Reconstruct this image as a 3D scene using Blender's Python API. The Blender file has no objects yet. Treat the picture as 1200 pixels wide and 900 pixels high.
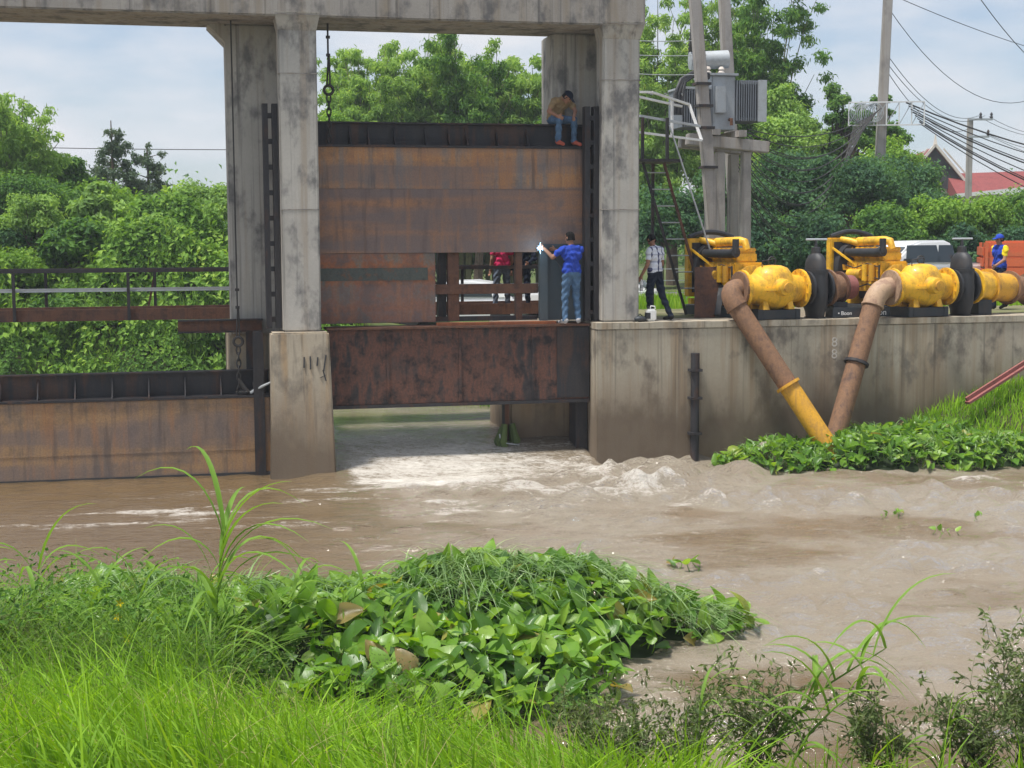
import bpy, bmesh, math, random
import numpy as np
from mathutils import Vector, Matrix
rad = math.radians
scene = bpy.context.scene
col = scene.collection
random.seed(7); rng = np.random.default_rng(7)

# ------------------------------------------------------------------ camera, world, sun, exposure
EYE = Vector((0, 0, 4.4))
pitch, roll = math.atan(0.1), 0.0047
fw = Vector((0, math.cos(pitch), -math.sin(pitch))); rt = Vector((1, 0, 0)); upv = rt.cross(fw)
cr, cu = rt*math.cos(roll) - upv*math.sin(roll), upv*math.cos(roll) + rt*math.sin(roll)
cd = bpy.data.cameras.new('Camera'); cam = bpy.data.objects.new('Camera', cd); col.objects.link(cam)
cam.matrix_world = Matrix(((cr.x, cu.x, -fw.x, EYE.x), (cr.y, cu.y, -fw.y, EYE.y), (cr.z, cu.z, -fw.z, EYE.z), (0, 0, 0, 1)))
cd.sensor_width = 36; cd.lens = 51; cd.clip_start = .1; cd.clip_end = 4000
scene.camera = cam
scene.render.resolution_x, scene.render.resolution_y = 1024, 768

SUN_EL, SUN_AZ = 70, 240          # azimuth clockwise from +Y; a high hazy sun to the left, slightly behind the camera
w = bpy.data.worlds.new('World'); scene.world = w; w.use_nodes = True
nt = w.node_tree; nt.nodes.clear()
def wn(t, **k):
    n = nt.nodes.new(t)
    for a, b in k.items(): setattr(n, a, b)
    return n
sky = wn('ShaderNodeTexSky', sky_type='NISHITA', sun_disc=False)
sky.sun_elevation = rad(SUN_EL); sky.sun_rotation = rad(SUN_AZ); sky.air_density = 1.1; sky.dust_density = .8; sky.ozone_density = 2.5
tc = wn('ShaderNodeTexCoord'); mp = wn('ShaderNodeMapping'); mp.inputs['Scale'].default_value = (1.0, 1.0, 3.2); mp.inputs['Location'].default_value = (.35, .1, .2)
ns = wn('ShaderNodeTexNoise'); ns.inputs['Scale'].default_value = 3.4; ns.inputs['Detail'].default_value = 7; ns.inputs['Roughness'].default_value = .55
rp = wn('ShaderNodeValToRGB'); rp.color_ramp.elements[0].position = .40; rp.color_ramp.elements[1].position = .60
rp.color_ramp.elements[0].color = (.30,)*3 + (1,); rp.color_ramp.elements[1].color = (1,)*3 + (1,)
mx = wn('ShaderNodeMix', data_type='RGBA'); mx.inputs['B'].default_value = (4.5, 4.62, 4.9, 1)
bg = wn('ShaderNodeBackground'); bg.inputs['Strength'].default_value = .1
ow = wn('ShaderNodeOutputWorld')
L = nt.links.new
L(tc.outputs['Generated'], mp.inputs['Vector']); L(mp.outputs[0], ns.inputs['Vector']); L(ns.outputs['Fac'], rp.inputs['Fac'])
L(rp.outputs['Color'], mx.inputs['Factor']); mt = wn('ShaderNodeMix', data_type='RGBA', blend_type='MULTIPLY'); mt.inputs['Factor'].default_value = 1; mt.inputs['B'].default_value = (.50, .60, .70, 1); L(sky.outputs[0], mt.inputs['A']); L(mt.outputs['Result'], mx.inputs['A']); L(mx.outputs['Result'], bg.inputs['Color']); L(bg.outputs[0], ow.inputs['Surface'])

sd = bpy.data.lights.new('sun', 'SUN'); sd.energy = 3.2; sd.angle = rad(8); sd.color = (1, .96, .9)
sun = bpy.data.objects.new('sun', sd); col.objects.link(sun)
sdir = Vector((math.sin(rad(SUN_AZ))*math.cos(rad(SUN_EL)), math.cos(rad(SUN_AZ))*math.cos(rad(SUN_EL)), math.sin(rad(SUN_EL))))
sun.rotation_euler = sdir.to_track_quat('Z', 'Y').to_euler(); sun.location = sdir*60
scene.view_settings.view_transform = 'Standard'; scene.view_settings.look = 'None'
scene.view_settings.gamma = 1; scene.view_settings.exposure = 0.85

# ------------------------------------------------------------------ frame of the sluice: u along the wall, v away from the viewer's bank
A = rad(12.8); O = Vector((2.16, 28.3, 0))
UX, VX = Vector((math.cos(A), math.sin(A), 0)), Vector((-math.sin(A), math.cos(A), 0))
def W(u, v, z=0): return O + UX*u + VX*v + Vector((0, 0, z))
DECK = 2.78

# ------------------------------------------------------------------ mesh helpers
def tag(o, label=None, cat=None, group=None, kind=None):
    if label: o['label'] = label
    if cat: o['category'] = cat
    if group: o['group'] = group
    if kind: o['kind'] = kind
    return o
def thing(name, label, cat, u=0, v=0, z=0, rot=0, group=None, world=False):
    o = bpy.data.objects.new(name, None); col.objects.link(o); o.empty_display_size = .2
    o.location = Vector((u, v, z)) if world else W(u, v, z)
    o.rotation_euler = (0, 0, rot if world else A + rot)
    return tag(o, label, cat, group)
class MB:
    def __init__(s): s.v = []; s.f = []
    def add(s, vs, fs):
        n = len(s.v); s.v += [tuple(p) for p in vs]; s.f += [tuple(i + n for i in f) for f in fs]; return s
    def box(s, x0, x1, y0, y1, z0, z1):
        return s.add([(x0, y0, z0), (x1, y0, z0), (x1, y1, z0), (x0, y1, z0), (x0, y0, z1), (x1, y0, z1), (x1, y1, z1), (x0, y1, z1)],
                     [(0, 3, 2, 1), (4, 5, 6, 7), (0, 1, 5, 4), (1, 2, 6, 5), (2, 3, 7, 6), (3, 0, 4, 7)])
    def hull8(s, b, t):            # two quads, bottom and top
        return s.add(list(b) + list(t), [(0, 3, 2, 1), (4, 5, 6, 7), (0, 1, 5, 4), (1, 2, 6, 5), (2, 3, 7, 6), (3, 0, 4, 7)])
    def bar(s, p, q, w, h=None, up=(0, 0, 1)):
        p, q = Vector(p), Vector(q); h = h or w; d = (q - p).normalized(); u_ = Vector(up)
        if abs(d.dot(u_)) > .98: u_ = Vector((0, 1, 0))
        a = d.cross(u_).normalized()*w/2; b = a.cross(d).normalized()*h/2
        return s.hull8([p - a - b, p + a - b, p + a + b, p - a + b], [q - a - b, q + a - b, q + a + b, q - a + b])
    def tube(s, path, r, n=8, cap=True, closed=False):
        P = [Vector(p) for p in path]; m = len(P); rs = r if hasattr(r, '__len__') else [r]*m
        prev = None; base = len(s.v)
        for i in range(m):
            if closed: d = P[(i+1) % m] - P[i-1]
            else: d = (P[min(i+1, m-1)] - P[max(i-1, 0)])
            d.normalize()
            if prev is None:
                a = d.orthogonal().normalized()
            else:
                a = prev - d*prev.dot(d)
                a = a.normalized() if a.length > 1e-6 else d.orthogonal().normalized()
            prev = a; b = d.cross(a)
            for k in range(n):
                t = 2*math.pi*k/n; s.v.append(tuple(P[i] + (a*math.cos(t) + b*math.sin(t))*rs[i]))
        for i in range(m if closed else m - 1):
            j = (i + 1) % m
            for k in range(n):
                l = (k + 1) % n; s.f.append((base + i*n + k, base + i*n + l, base + j*n + l, base + j*n + k))
        if cap and not closed:
            s.f.append(tuple(base + k for k in range(n))[::-1]); s.f.append(tuple(base + (m-1)*n + k for k in range(n)))
        return s
    def lathe(s, prof, origin=(0, 0, 0), axis=(0, 0, 1), n=20):   # prof: (r, h)
        o, d = Vector(origin), Vector(axis).normalized(); a = d.orthogonal().normalized(); b = d.cross(a); base = len(s.v)
        for r, h in prof:
            for k in range(n):
                t = 2*math.pi*k/n; s.v.append(tuple(o + d*h + (a*math.cos(t) + b*math.sin(t))*max(r, 1e-4)))
        for i in range(len(prof) - 1):
            for k in range(n):
                l = (k + 1) % n; s.f.append((base + i*n + k, base + i*n + l, base + (i+1)*n + l, base + (i+1)*n + k))
        s.f.append(tuple(base + k for k in range(n))[::-1]); s.f.append(tuple(base + (len(prof)-1)*n + k for k in range(n)))
        return s
    def prism(s, poly, y0, y1):    # poly in x,z extruded along y
        n = len(poly); vs = [(x, y0, z) for x, z in poly] + [(x, y1, z) for x, z in poly]
        fs = [tuple(range(n)), tuple(range(2*n - 1, n - 1, -1))] + [(i, i + n, (i+1) % n + n, (i+1) % n) for i in range(n)]
        return s.add(vs, fs)
    def prismz(s, poly, z0, z1):   # poly in x,y extruded along z
        n = len(poly); vs = [(x, y, z0) for x, y in poly] + [(x, y, z1) for x, y in poly]
        fs = [tuple(range(n))[::-1], tuple(range(n, 2*n))] + [(i, (i+1) % n, (i+1) % n + n, i + n) for i in range(n)]
        return s.add(vs, fs)
    def ball(s, c, r, n=10, m=7):
        c = Vector(c); rr = r if hasattr(r, '__len__') else (r, r, r); base = len(s.v)
        for i in range(m + 1):
            ph = -math.pi/2 + math.pi*i/m
            for k in range(n):
                t = 2*math.pi*k/n
                s.v.append((c.x + rr[0]*math.cos(ph)*math.cos(t), c.y + rr[1]*math.cos(ph)*math.sin(t), c.z + rr[2]*math.sin(ph)))
        for i in range(m):
            for k in range(n):
                l = (k+1) % n; s.f.append((base+i*n+k, base+i*n+l, base+(i+1)*n+l, base+(i+1)*n+k))
        return s
    def mesh(s, name, bevel=0, smooth=False, sub=0):
        me = bpy.data.meshes.new(name); me.from_pydata(s.v, [], s.f)
        bm = bmesh.new(); bm.from_mesh(me)
        bmesh.ops.remove_doubles(bm, verts=bm.verts, dist=1e-5)
        bmesh.ops.recalc_face_normals(bm, faces=bm.faces)
        if bevel:
            es = [e for e in bm.edges if len(e.link_faces) == 2 and e.calc_face_angle(0) > .6]
            bmesh.ops.bevel(bm, geom=es, offset=bevel, segments=2, affect='EDGES', clamp_overlap=True)
        if sub:
            bmesh.ops.subdivide_edges(bm, edges=bm.edges, cuts=sub, use_grid_fill=True)
        bm.to_mesh(me); bm.free()
        if smooth:
            me.polygons.foreach_set('use_smooth', [True]*len(me.polygons))
            if smooth != 'all':
                try: me.set_sharp_from_angle(angle=rad(38))
                except Exception: pass
        return me
    def build(s, name, m, parent=None, bevel=0, smooth=False, off=None, sub=0):
        if off is not None: s.v = [(x - off[0], y - off[1], z - off[2]) for x, y, z in s.v]
        me = s.mesh(name, bevel, smooth, sub)
        return link(name, me, m, parent)
def link(name, me, m, parent=None):
    o = bpy.data.objects.new(name, me); col.objects.link(o)
    if m is not None:
        if isinstance(m, (list, tuple)):
            for k in m: me.materials.append(k)
        elif len(me.materials) == 0: me.materials.append(m)
    if parent is not None: o.parent = parent
    return o
def np_mesh(name, V, F, smooth=False):
    V = np.asarray(V, dtype=np.float32); F = np.asarray(F, dtype=np.int32); k = F.shape[1]
    me = bpy.data.meshes.new(name); me.vertices.add(len(V)); me.vertices.foreach_set('co', V.ravel())
    me.loops.add(F.size); me.loops.foreach_set('vertex_index', F.ravel())
    me.polygons.add(len(F)); me.polygons.foreach_set('loop_start', np.arange(0, F.size, k, dtype=np.int32))
    me.update(calc_edges=True)
    me.polygons.foreach_set('use_smooth', np.full(len(F), bool(smooth)))
    me.validate()
    return me
def at_frame(o):                     # a mesh given in absolute u,v,z
    o.location = O; o.rotation_euler = (0, 0, A); return o

# value noise for terrain, water and foam
def vnoise(x, y, seed=0):
    r = np.random.default_rng(seed).random((256, 256))
    xi, yi = np.floor(x).astype(int), np.floor(y).astype(int); fx, fy = x - xi, y - yi
    fx = fx*fx*(3 - 2*fx); fy = fy*fy*(3 - 2*fy)
    g = lambda a, b: r[a & 255, b & 255]
    return (g(xi, yi)*(1-fx) + g(xi+1, yi)*fx)*(1-fy) + (g(xi, yi+1)*(1-fx) + g(xi+1, yi+1)*fx)*fy
def fbm(x, y, seed=0, oct=4):
    t = 0; a = .5
    for i in range(oct): t = t + a*vnoise(x*2**i + 17*i, y*2**i + 31*i, seed + i); a *= .5
    return t/(1 - .5**oct)
def sst(a, b, x): t = np.clip((x - a)/(b - a), 0, 1); return t*t*(3 - 2*t)

# ------------------------------------------------------------------ materials
class NM:
    def __init__(s, name):
        s.m = bpy.data.materials.new(name); s.m.use_nodes = True; s.t = s.m.node_tree; s.b = s.t.nodes['Principled BSDF']; s.out = s.t.nodes['Material Output']
        s.tc = s.n('ShaderNodeTexCoord')
    def n(s, ty, **k):
        q = s.t.nodes.new(ty)
        for a, b in k.items():
            if a in q.inputs: q.inputs[a].default_value = b
            else: setattr(q, a, b)
        return q
    def l(s, a, b): s.t.links.new(a, b)
    def noise(s, scale, det=4, rough=.55, stretch=None, coord='Object', loc=None, dist=0):
        q = s.n('ShaderNodeTexNoise', Scale=scale, Detail=det, Roughness=rough, Distortion=dist)
        mp = s.n('ShaderNodeMapping'); mp.inputs['Scale'].default_value = stretch or (1, 1, 1)
        if loc: mp.inputs['Location'].default_value = loc
        s.l(s.tc.outputs[coord], mp.inputs[0]); s.l(mp.outputs[0], q.inputs['Vector']); return q.outputs['Fac']
    def ramp(s, fac, stops, interp='LINEAR'):
        q = s.n('ShaderNodeValToRGB'); e = q.color_ramp.elements; q.color_ramp.interpolation = interp
        while len(e) < len(stops): e.new(.5)
        for i, (p, c) in enumerate(stops):
            e[i].position = p; e[i].color = (c, c, c, 1) if not hasattr(c, '__len__') else tuple(c[:3]) + (1,)
        s.l(fac, q.inputs[0]); return q.outputs[0]
    def mix(s, fac, a, b, mode='MIX'):
        q = s.n('ShaderNodeMix', data_type='RGBA', blend_type=mode)
        for x, k in ((fac, 'Factor'), (a, 'A'), (b, 'B')):
            if hasattr(x, 'is_output'): s.l(x, q.inputs[k])
            elif hasattr(x, '__len__'): q.inputs[k].default_value = tuple(x[:3]) + (1,)
            else: q.inputs[k].default_value = x if k == 'Factor' else (x, x, x, 1)
        return q.outputs['Result']
    def math(s, op, a, b=0):
        q = s.n('ShaderNodeMath', operation=op)
        for i, x in enumerate((a, b)):
            if hasattr(x, 'is_output'): s.l(x, q.inputs[i])
            else: q.inputs[i].default_value = x
        return q.outputs[0]
    def xyz(s, what='Object'):
        q = s.n('ShaderNodeSeparateXYZ')
        if what == 'World': g = s.n('ShaderNodeNewGeometry'); s.l(g.outputs['Position'], q.inputs[0])
        else: s.l(s.tc.outputs[what], q.inputs[0])
        return q.outputs
    def island(s):
        g = s.n('ShaderNodeNewGeometry'); return g.outputs['Random Per Island']
    def bump(s, h, strength=.3, dist=.02):
        q = s.n('ShaderNodeBump', Strength=strength, Distance=dist); s.l(h, q.inputs['Height']); s.l(q.outputs[0], s.b.inputs['Normal']); return q
    def set(s, **k):
        for a, b in k.items():
            i = s.b.inputs[a.replace('_', ' ')]
            if hasattr(b, 'is_output'): s.l(b, i)
            else: i.default_value = b if not hasattr(b, '__len__') or len(b) == 4 else tuple(b) + (1,)
        return s.m
def concrete(name, base=(.40, .37, .32), dark=(.15, .14, .13), warm=(.33, .23, .14), wl=None, black=.5, seed=0):
    k = NM(name); lo = (seed*3.1, seed*1.7, seed*2.3)
    big = k.noise(.9, 5, .6, loc=lo); fine = k.noise(22, 6, .65, loc=lo); streak = k.noise(1, 5, .6, (5, 5, .22), loc=lo); blot = k.noise(1.6, 6, .62, (1.3, 1.3, .8), loc=(lo[0]+4, lo[1], lo[2]))
    c = k.mix(k.ramp(big, [(.3, 0), (.7, 1)]), base, tuple(x*.78 for x in base))
    c = k.mix(k.ramp(streak, [(.48, 0), (.66, .75)]), c, warm)
    c = k.mix(k.ramp(blot, [(.50, 0), (.64, black)]), c, dark)
    st2 = k.noise(1, 4, .6, (9, 9, .16), loc=(lo[2], lo[0]+8, 1))
    c = k.mix(k.ramp(st2, [(.55, 0), (.7, .65)]), c, tuple(x*.55 for x in dark))
    c = k.mix(k.ramp(fine, [(.3, .0), (.75, .35)]), c, tuple(x*.6 for x in base))
    if wl is not None:
        z = k.xyz('World')[2]; e = k.math('ADD', z, k.math('MULTIPLY', k.math('SUBTRACT', k.noise(1.5, 5, .6, (1, 1, .35), coord='Object'), .5), 1.3))
        f = k.ramp(k.math('DIVIDE', e, 3.0), [((wl-.22)/3, .82), ((wl+.28)/3, 0)])
        c = k.mix(f, c, (.078, .064, .05))
        f2 = k.ramp(k.math('DIVIDE', e, 3.0), [((wl+.3)/3, .5), ((wl+1.0)/3, 0)])
        c = k.mix(f2, c, (.19, .14, .095))
    k.bump(k.mix(.5, fine, k.noise(70, 3)), .35, .02)
    return k.set(Base_Color=c, Roughness=.9, Specular_IOR_Level=.25)
def rust(name, cols, seed=0, rough=.75, scale=1.0, streaky=.25, dark=(.02, .02, .022), darkamt=.6, spec=.3, band=0, drip=0):
    k = NM(name); lo = (seed*2.7+1, seed*1.3, seed*3.9)
    big = k.noise(.8*scale, 5, .6, (1, 1, 1.5), loc=lo); st = k.noise(1.3*scale, 6, .62, (3.2, 3.2, streaky), loc=lo); bl = k.noise(2.4*scale, 7, .68, loc=(lo[1], lo[0], 2)); fine = k.noise(30, 5, .7, loc=lo)
    f = k.math('ADD', k.math('MULTIPLY', st, .6), k.math('MULTIPLY', big, .4))
    n = len(cols); c = k.ramp(f, [(.34 + .34*i/(n-1), cc) for i, cc in enumerate(cols)])
    c = k.mix(k.ramp(bl, [(.50, 0), (.66, darkamt)]), c, dark)
    bd = k.noise(1, 3, .5, (.12, .12, 1.9), loc=(lo[2], 3, lo[0])); dr = k.noise(1, 5, .6, (4.5, 4.5, .55), loc=(lo[0], lo[2], 5)); dr2 = k.noise(1, 5, .6, (8, 8, .7), loc=(lo[2]+3, lo[1], 9))
    c = k.mix(k.math('MULTIPLY', k.ramp(bd, [(.44, 0), (.56, .85)]), band), c, (.17, .14, .14))
    c = k.mix(k.math('MULTIPLY', k.ramp(dr, [(.53, 0), (.68, .8)]), drip), c, (.42, .19, .07))
    c = k.mix(k.math('MULTIPLY', k.ramp(dr2, [(.55, 0), (.68, .8)]), drip), c, (.08, .065, .062))
    c = k.mix(k.ramp(fine, [(.35, 0), (.75, .5)]), c, tuple(x*.5 for x in cols[0]))
    k.bump(k.mix(.5, fine, bl), .35, .012)
    return k.set(Base_Color=c, Roughness=rough, Specular_IOR_Level=spec)
def paint(name, c, rough=.4, dirt=(.12, .09, .06), amt=.5, scale=3, metal=0, spec=.5, coat=0):
    k = NM(name); n1 = k.noise(scale, 6, .65); n2 = k.noise(scale*8, 4, .6); s2 = k.noise(1, 4, .6, (6, 6, .6))
    cc = k.mix(k.ramp(n1, [(.48, 0), (.72, amt)]), c, dirt); cc = k.mix(k.ramp(n2, [(.5, 0), (.8, amt*.6)]), cc, tuple(x*.5 for x in c))
    cc = k.mix(k.ramp(s2, [(.55, 0), (.75, amt*.7)]), cc, dirt)
    k.bump(n2, .12, .01)
    return k.set(Base_Color=cc, Roughness=k.ramp(n1, [(.3, rough), (.8, min(1, rough+.3))]), Metallic=metal, Specular_IOR_Level=spec, Coat_Weight=coat)
def foliage(name, stops, trans=.45, rough=.6, clump=1.0, spec=.18, csize=.6, gain=1.0):
    stops = [(p_, tuple(min(.6, x_*gain) for x_ in c_)) for p_, c_ in stops]
    k = NM(name); r = k.island(); big = k.noise(csize, 3, .6, coord='Object')
    f = k.math('ADD', k.math('MULTIPLY', r, .5), k.math('MULTIPLY', k.ramp(big, [(.3, 0), (.7, 1)]), .55*clump)); f = k.math('SUBTRACT', f, .28*clump - .24)
    c = k.ramp(f, stops)
    k.set(Base_Color=c, Roughness=rough, Specular_IOR_Level=spec)
    tr = k.n('ShaderNodeBsdfTranslucent'); k.l(k.mix(1.0, c, (1.5, 1.45, .55), 'MULTIPLY'), tr.inputs['Color'])
    ms = k.n('ShaderNodeMixShader'); ms.inputs[0].default_value = trans
    k.l(k.b.outputs[0], ms.inputs[1]); k.l(tr.outputs[0], ms.inputs[2]); k.l(ms.outputs[0], k.out.inputs[0])
    return k.m
def cloth(name, c, var=.25):
    k = NM(name); n1 = k.noise(9, 4, .6); n2 = k.noise(160, 2)
    cc = k.mix(k.ramp(n1, [(.35, 0), (.7, 1)]), c, tuple(x*(1-var) for x in c)); k.bump(k.mix(.3, n1, n2), .5, .02)
    return k.set(Base_Color=cc, Roughness=.9, Specular_IOR_Level=.15)

M = {}
M['conc'] = concrete('concrete_column', (.52, .495, .45), (.11, .11, .115), (.36, .30, .235), black=.85, seed=1)
M['conc2'] = concrete('concrete_pier', (.45, .39, .30), (.11, .10, .09), (.38, .25, .13), wl=.8, black=.7, seed=2)
M['beam'] = concrete('concrete_beam', (.40, .37, .335), (.09, .09, .095), (.28, .23, .17), black=.85, seed=3)
M['wall'] = concrete('concrete_wall', (.47, .42, .33), (.12, .105, .09), (.30, .21, .125), wl=1.05, black=.85, seed=4)
M['gate'] = rust('rusty_gate_plate', [(.19, .185, .195), (.30, .22, .165), (.46, .235, .10), (.40, .19, .085), (.22, .17, .15)], 1, band=.8, drip=.8, darkamt=.5, dark=(.06, .055, .055))
M['gate_mid'] = rust('brown_gate_plate', [(.22, .15, .125), (.32, .18, .115), (.38, .195, .105), (.27, .165, .12), (.17, .14, .135)], 2, band=1, drip=.5, streaky=2.6, darkamt=.5, dark=(.07, .06, .06))
M['gate_low'] = rust('flaking_gate_plate', [(0.27, 0.095, 0.047), (0.121, 0.095, 0.088), (0.324, 0.121, 0.054), (0.135, 0.162, 0.149), (0.189, 0.101, 0.068)], 5, band=.7, drip=.4, streaky=2.2, darkamt=.5, dark=(.05, .045, .045))
M['leaf_low'] = rust('blackened_rust', [(0.034, 0.031, 0.034), (0.054, 0.044, 0.043), (0.162, 0.074, 0.05), (0.096, 0.058, 0.048), (0.036, 0.034, 0.036)], 3, scale=1.5, streaky=.8, darkamt=.9, dark=(.018, .018, .02))
M['left_gate'] = rust('muddy_gate_plate', [(0.15, 0.128, 0.105), (0.3, 0.203, 0.128), (0.39, 0.24, 0.12), (0.315, 0.21, 0.143), (0.225, 0.165, 0.128)], 4, band=.7, drip=.6, darkamt=.5, dark=(.085, .07, .055))
M['steel_dark'] = rust('dark_steel', [(.025, .026, .03), (.05, .045, .045), (.035, .035, .04), (.09, .05, .035), (.04, .04, .045)], 6, darkamt=.4, rough=.6)
M['steel_rust'] = rust('rusty_bar', [(.09, .045, .03), (.16, .075, .045), (.11, .06, .045), (.19, .09, .05)], 7, scale=2)
M['teal'] = rust('faded_teal_paint', [(.06, .075, .07), (.10, .105, .09), (.08, .095, .09), (.16, .09, .06), (.09, .10, .09)], 15, scale=2, streaky=3, darkamt=.5)
M['steel_new'] = paint('blue_grey_plate', (.055, .075, .09), .45, (.09, .10, .10), .4, 2)
M['orange_rust'] = rust('orange_rust', [(.32, .10, .04), (.38, .13, .05), (.26, .09, .045), (.2, .08, .05)], 8, darkamt=.4)
M['rope'] = paint('cable_steel', (.03, .03, .03), .6, (.08, .05, .03), .4, 20)
M['yellow'] = paint('yellow_machine_paint', (.80, .45, .02), .42, (.16, .085, .03), .8, 3, coat=.1)
M['black'] = paint('black_machine_paint', (.022, .024, .028), .45, (.06, .05, .045), .5, 5)
M['skid'] = paint('dark_blue_skid', (.018, .026, .034), .5, (.07, .055, .045), .6, 3)
M['white'] = paint('white_paint', (.75, .75, .74), .35, (.35, .32, .28), .3, 4)
M['galv'] = paint('galvanised_steel', (.42, .45, .47), .45, (.25, .24, .23), .4, 6, metal=.3)
M['grey'] = paint('transformer_grey', (.34, .37, .40), .4, (.20, .19, .18), .4, 4)
M['greydark'] = paint('transformer_dark_grey', (.16, .18, .205), .5, (.10, .095, .09), .4, 4)
M['pipe'] = rust('rusty_pipe', [(.15, .085, .058), (.21, .12, .072), (.26, .145, .08), (.17, .10, .068), (.11, .07, .052)], 9, scale=3, streaky=1, darkamt=.3, dark=(.08, .05, .045))
M['pipe_pink'] = rust('pinkish_pipe', [(.34, .13, .11), (.28, .10, .09), (.24, .12, .09)], 10, scale=3, darkamt=.3)
M['pipe_yel'] = paint('worn_yellow_pipe', (.62, .32, .02), .5, (.24, .13, .06), .85, 3)
M['pipe_highlit'] = paint('highlight_toned_pipe', (.40, .27, .17), .6, (.19, .10, .075), 1.0, 3)  # rusty pipe in cream-tan: the highlight on its top put into the colour
M['pole'] = concrete('pole_concrete', (.42, .395, .37), (.17, .16, .155), (.32, .27, .22), black=.5, seed=7)
M['orange'] = paint('orange_truck_paint', (.62, .13, .045), .5, (.28, .14, .08), .5, 2)
M['car'] = paint('white_car_paint', (.72, .73, .74), .25, (.5, .48, .45), .2, 3, coat=.5)
M['tyre'] = paint('tyre_rubber', (.018, .018, .018), .85, (.06, .05, .04), .4, 8)
kg = NM('dark_glass'); M['glass'] = kg.set(Base_Color=(.03, .04, .045), Roughness=.08, Specular_IOR_Level=.8)
M['roof'] = rust('red_roof', [(.22, .055, .055), (.27, .07, .065), (.19, .05, .05)], 11, darkamt=.2)
M['cream'] = paint('cream_trim', (.62, .56, .50), .6, (.3, .25, .2), .4, 2)
M['darkwood'] = paint('dark_wood', (.05, .045, .05), .7, (.02, .02, .02), .4, 2)
M['bark'] = rust('bark', [(.10, .075, .055), (.16, .12, .09), (.07, .055, .045)], 12, scale=4, rough=.95)
M['bamboo_stem'] = rust('bamboo_stem', [(.14, .16, .07), (.20, .20, .10), (.10, .12, .06)], 13, scale=3, darkamt=.3)
M['twig'] = paint('weed_twig', (.10, .11, .05), .8, (.09, .06, .04), .5, 9)
M['skin'] = cloth('skin', (.34, .18, .12), .12)
M['hair'] = cloth('hair', (.012, .011, .011), .3)
M['jeans'] = cloth('blue_jeans', (.10, .18, .30), .45)
M['jeans_grey'] = cloth('grey_jeans', (.13, .16, .21), .4)
M['blue'] = cloth('royal_blue_cloth', (.03, .07, .42), .3)
M['navy'] = cloth('navy_cloth', (.012, .018, .035), .3)
M['pink'] = cloth('pink_cloth', (.62, .03, .12), .25)
M['yellowc'] = cloth('yellow_cloth', (.75, .58, .02), .2)
M['khaki'] = cloth('tan_cloth', (.34, .24, .13), .35)
M['shoe'] = cloth('dark_shoe', (.02, .02, .022), .2)
M['shoe_red'] = cloth('red_shoe', (.50, .12, .08), .3)
M['shoe_w'] = cloth('pale_shoe', (.45, .45, .47), .3)
kp = NM('plaid_shirt'); o_ = kp.xyz()
def stripes(axis, per, wid, ph=0): return kp.math('LESS_THAN', kp.math('FRACT', kp.math('ADD', kp.math('MULTIPLY', axis, per), ph)), wid)
c_ = kp.mix(stripes(o_[0], 6.5, .22, .35), (.62, .64, .70), (.05, .055, .12)); c_ = kp.mix(kp.math('MULTIPLY', stripes(o_[2], 7, .2), .45), c_, (.16, .17, .27))
M['plaid'] = kp.set(Base_Color=c_, Roughness=.9, Specular_IOR_Level=.15)

# foliage colours
G1 = [(.05, (.028, .065, .022)), (.38, (.062, .14, .035)), (.68, (.115, .215, .048)), (.95, (.20, .30, .07))]
M['leaf_a'] = foliage('leaf_mid_green', G1, gain=1.4)
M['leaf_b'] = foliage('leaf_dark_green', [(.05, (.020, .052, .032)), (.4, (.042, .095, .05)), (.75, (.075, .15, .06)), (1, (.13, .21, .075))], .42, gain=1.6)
M['leaf_c'] = foliage('leaf_yellow_green', [(.05, (.05, .10, .018)), (.4, (.10, .19, .03)), (.75, (.17, .27, .045)), (1, (.27, .34, .07))], .38, gain=1.6)
M['leaf_bamboo'] = foliage('leaf_bamboo', [(.05, (.065, .115, .035)), (.4, (.125, .205, .055)), (.75, (.20, .29, .08)), (1, (.29, .36, .11))], .42, gain=1.85)
M['leaf_euc'] = foliage('leaf_grey_green', [(.05, (.035, .06, .04)), (.5, (.07, .11, .07)), (1, (.13, .17, .10))], .3, gain=1.4)
M['vine'] = foliage('leaf_vine', [(.0, (.022, .055, .014)), (.4, (.065, .145, .024)), (.7, (.13, .245, .035)), (1, (.24, .36, .06))], .35, csize=.9, gain=1.3)
M['grass'] = foliage('leaf_lawn_grass', [(.0, (.075, .15, .012)), (.4, (.15, .29, .016)), (.75, (.245, .41, .028)), (1, (.36, .50, .07))], .42, csize=1.2, spec=.3, gain=1.25)
M['reed'] = foliage('leaf_reed', [(.0, (.065, .135, .025)), (.5, (.14, .25, .04)), (1, (.23, .35, .065))], .38, gain=1.25)
M['sedge'] = foliage('leaf_sedge', [(.0, (.06, .115, .035)), (.5, (.13, .22, .07)), (1, (.27, .36, .16))], .3, rough=.38, spec=.5, gain=1.35)
M['weed'] = foliage('leaf_weed', [(.0, (.045, .07, .028)), (.5, (.10, .14, .05)), (1, (.19, .22, .09))], .34, gain=1.35)
M['rootmass'] = foliage('wet_root_mass', [(.0, (.015, .028, .010)), (1, (.04, .06, .02))], .05, csize=6)
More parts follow.
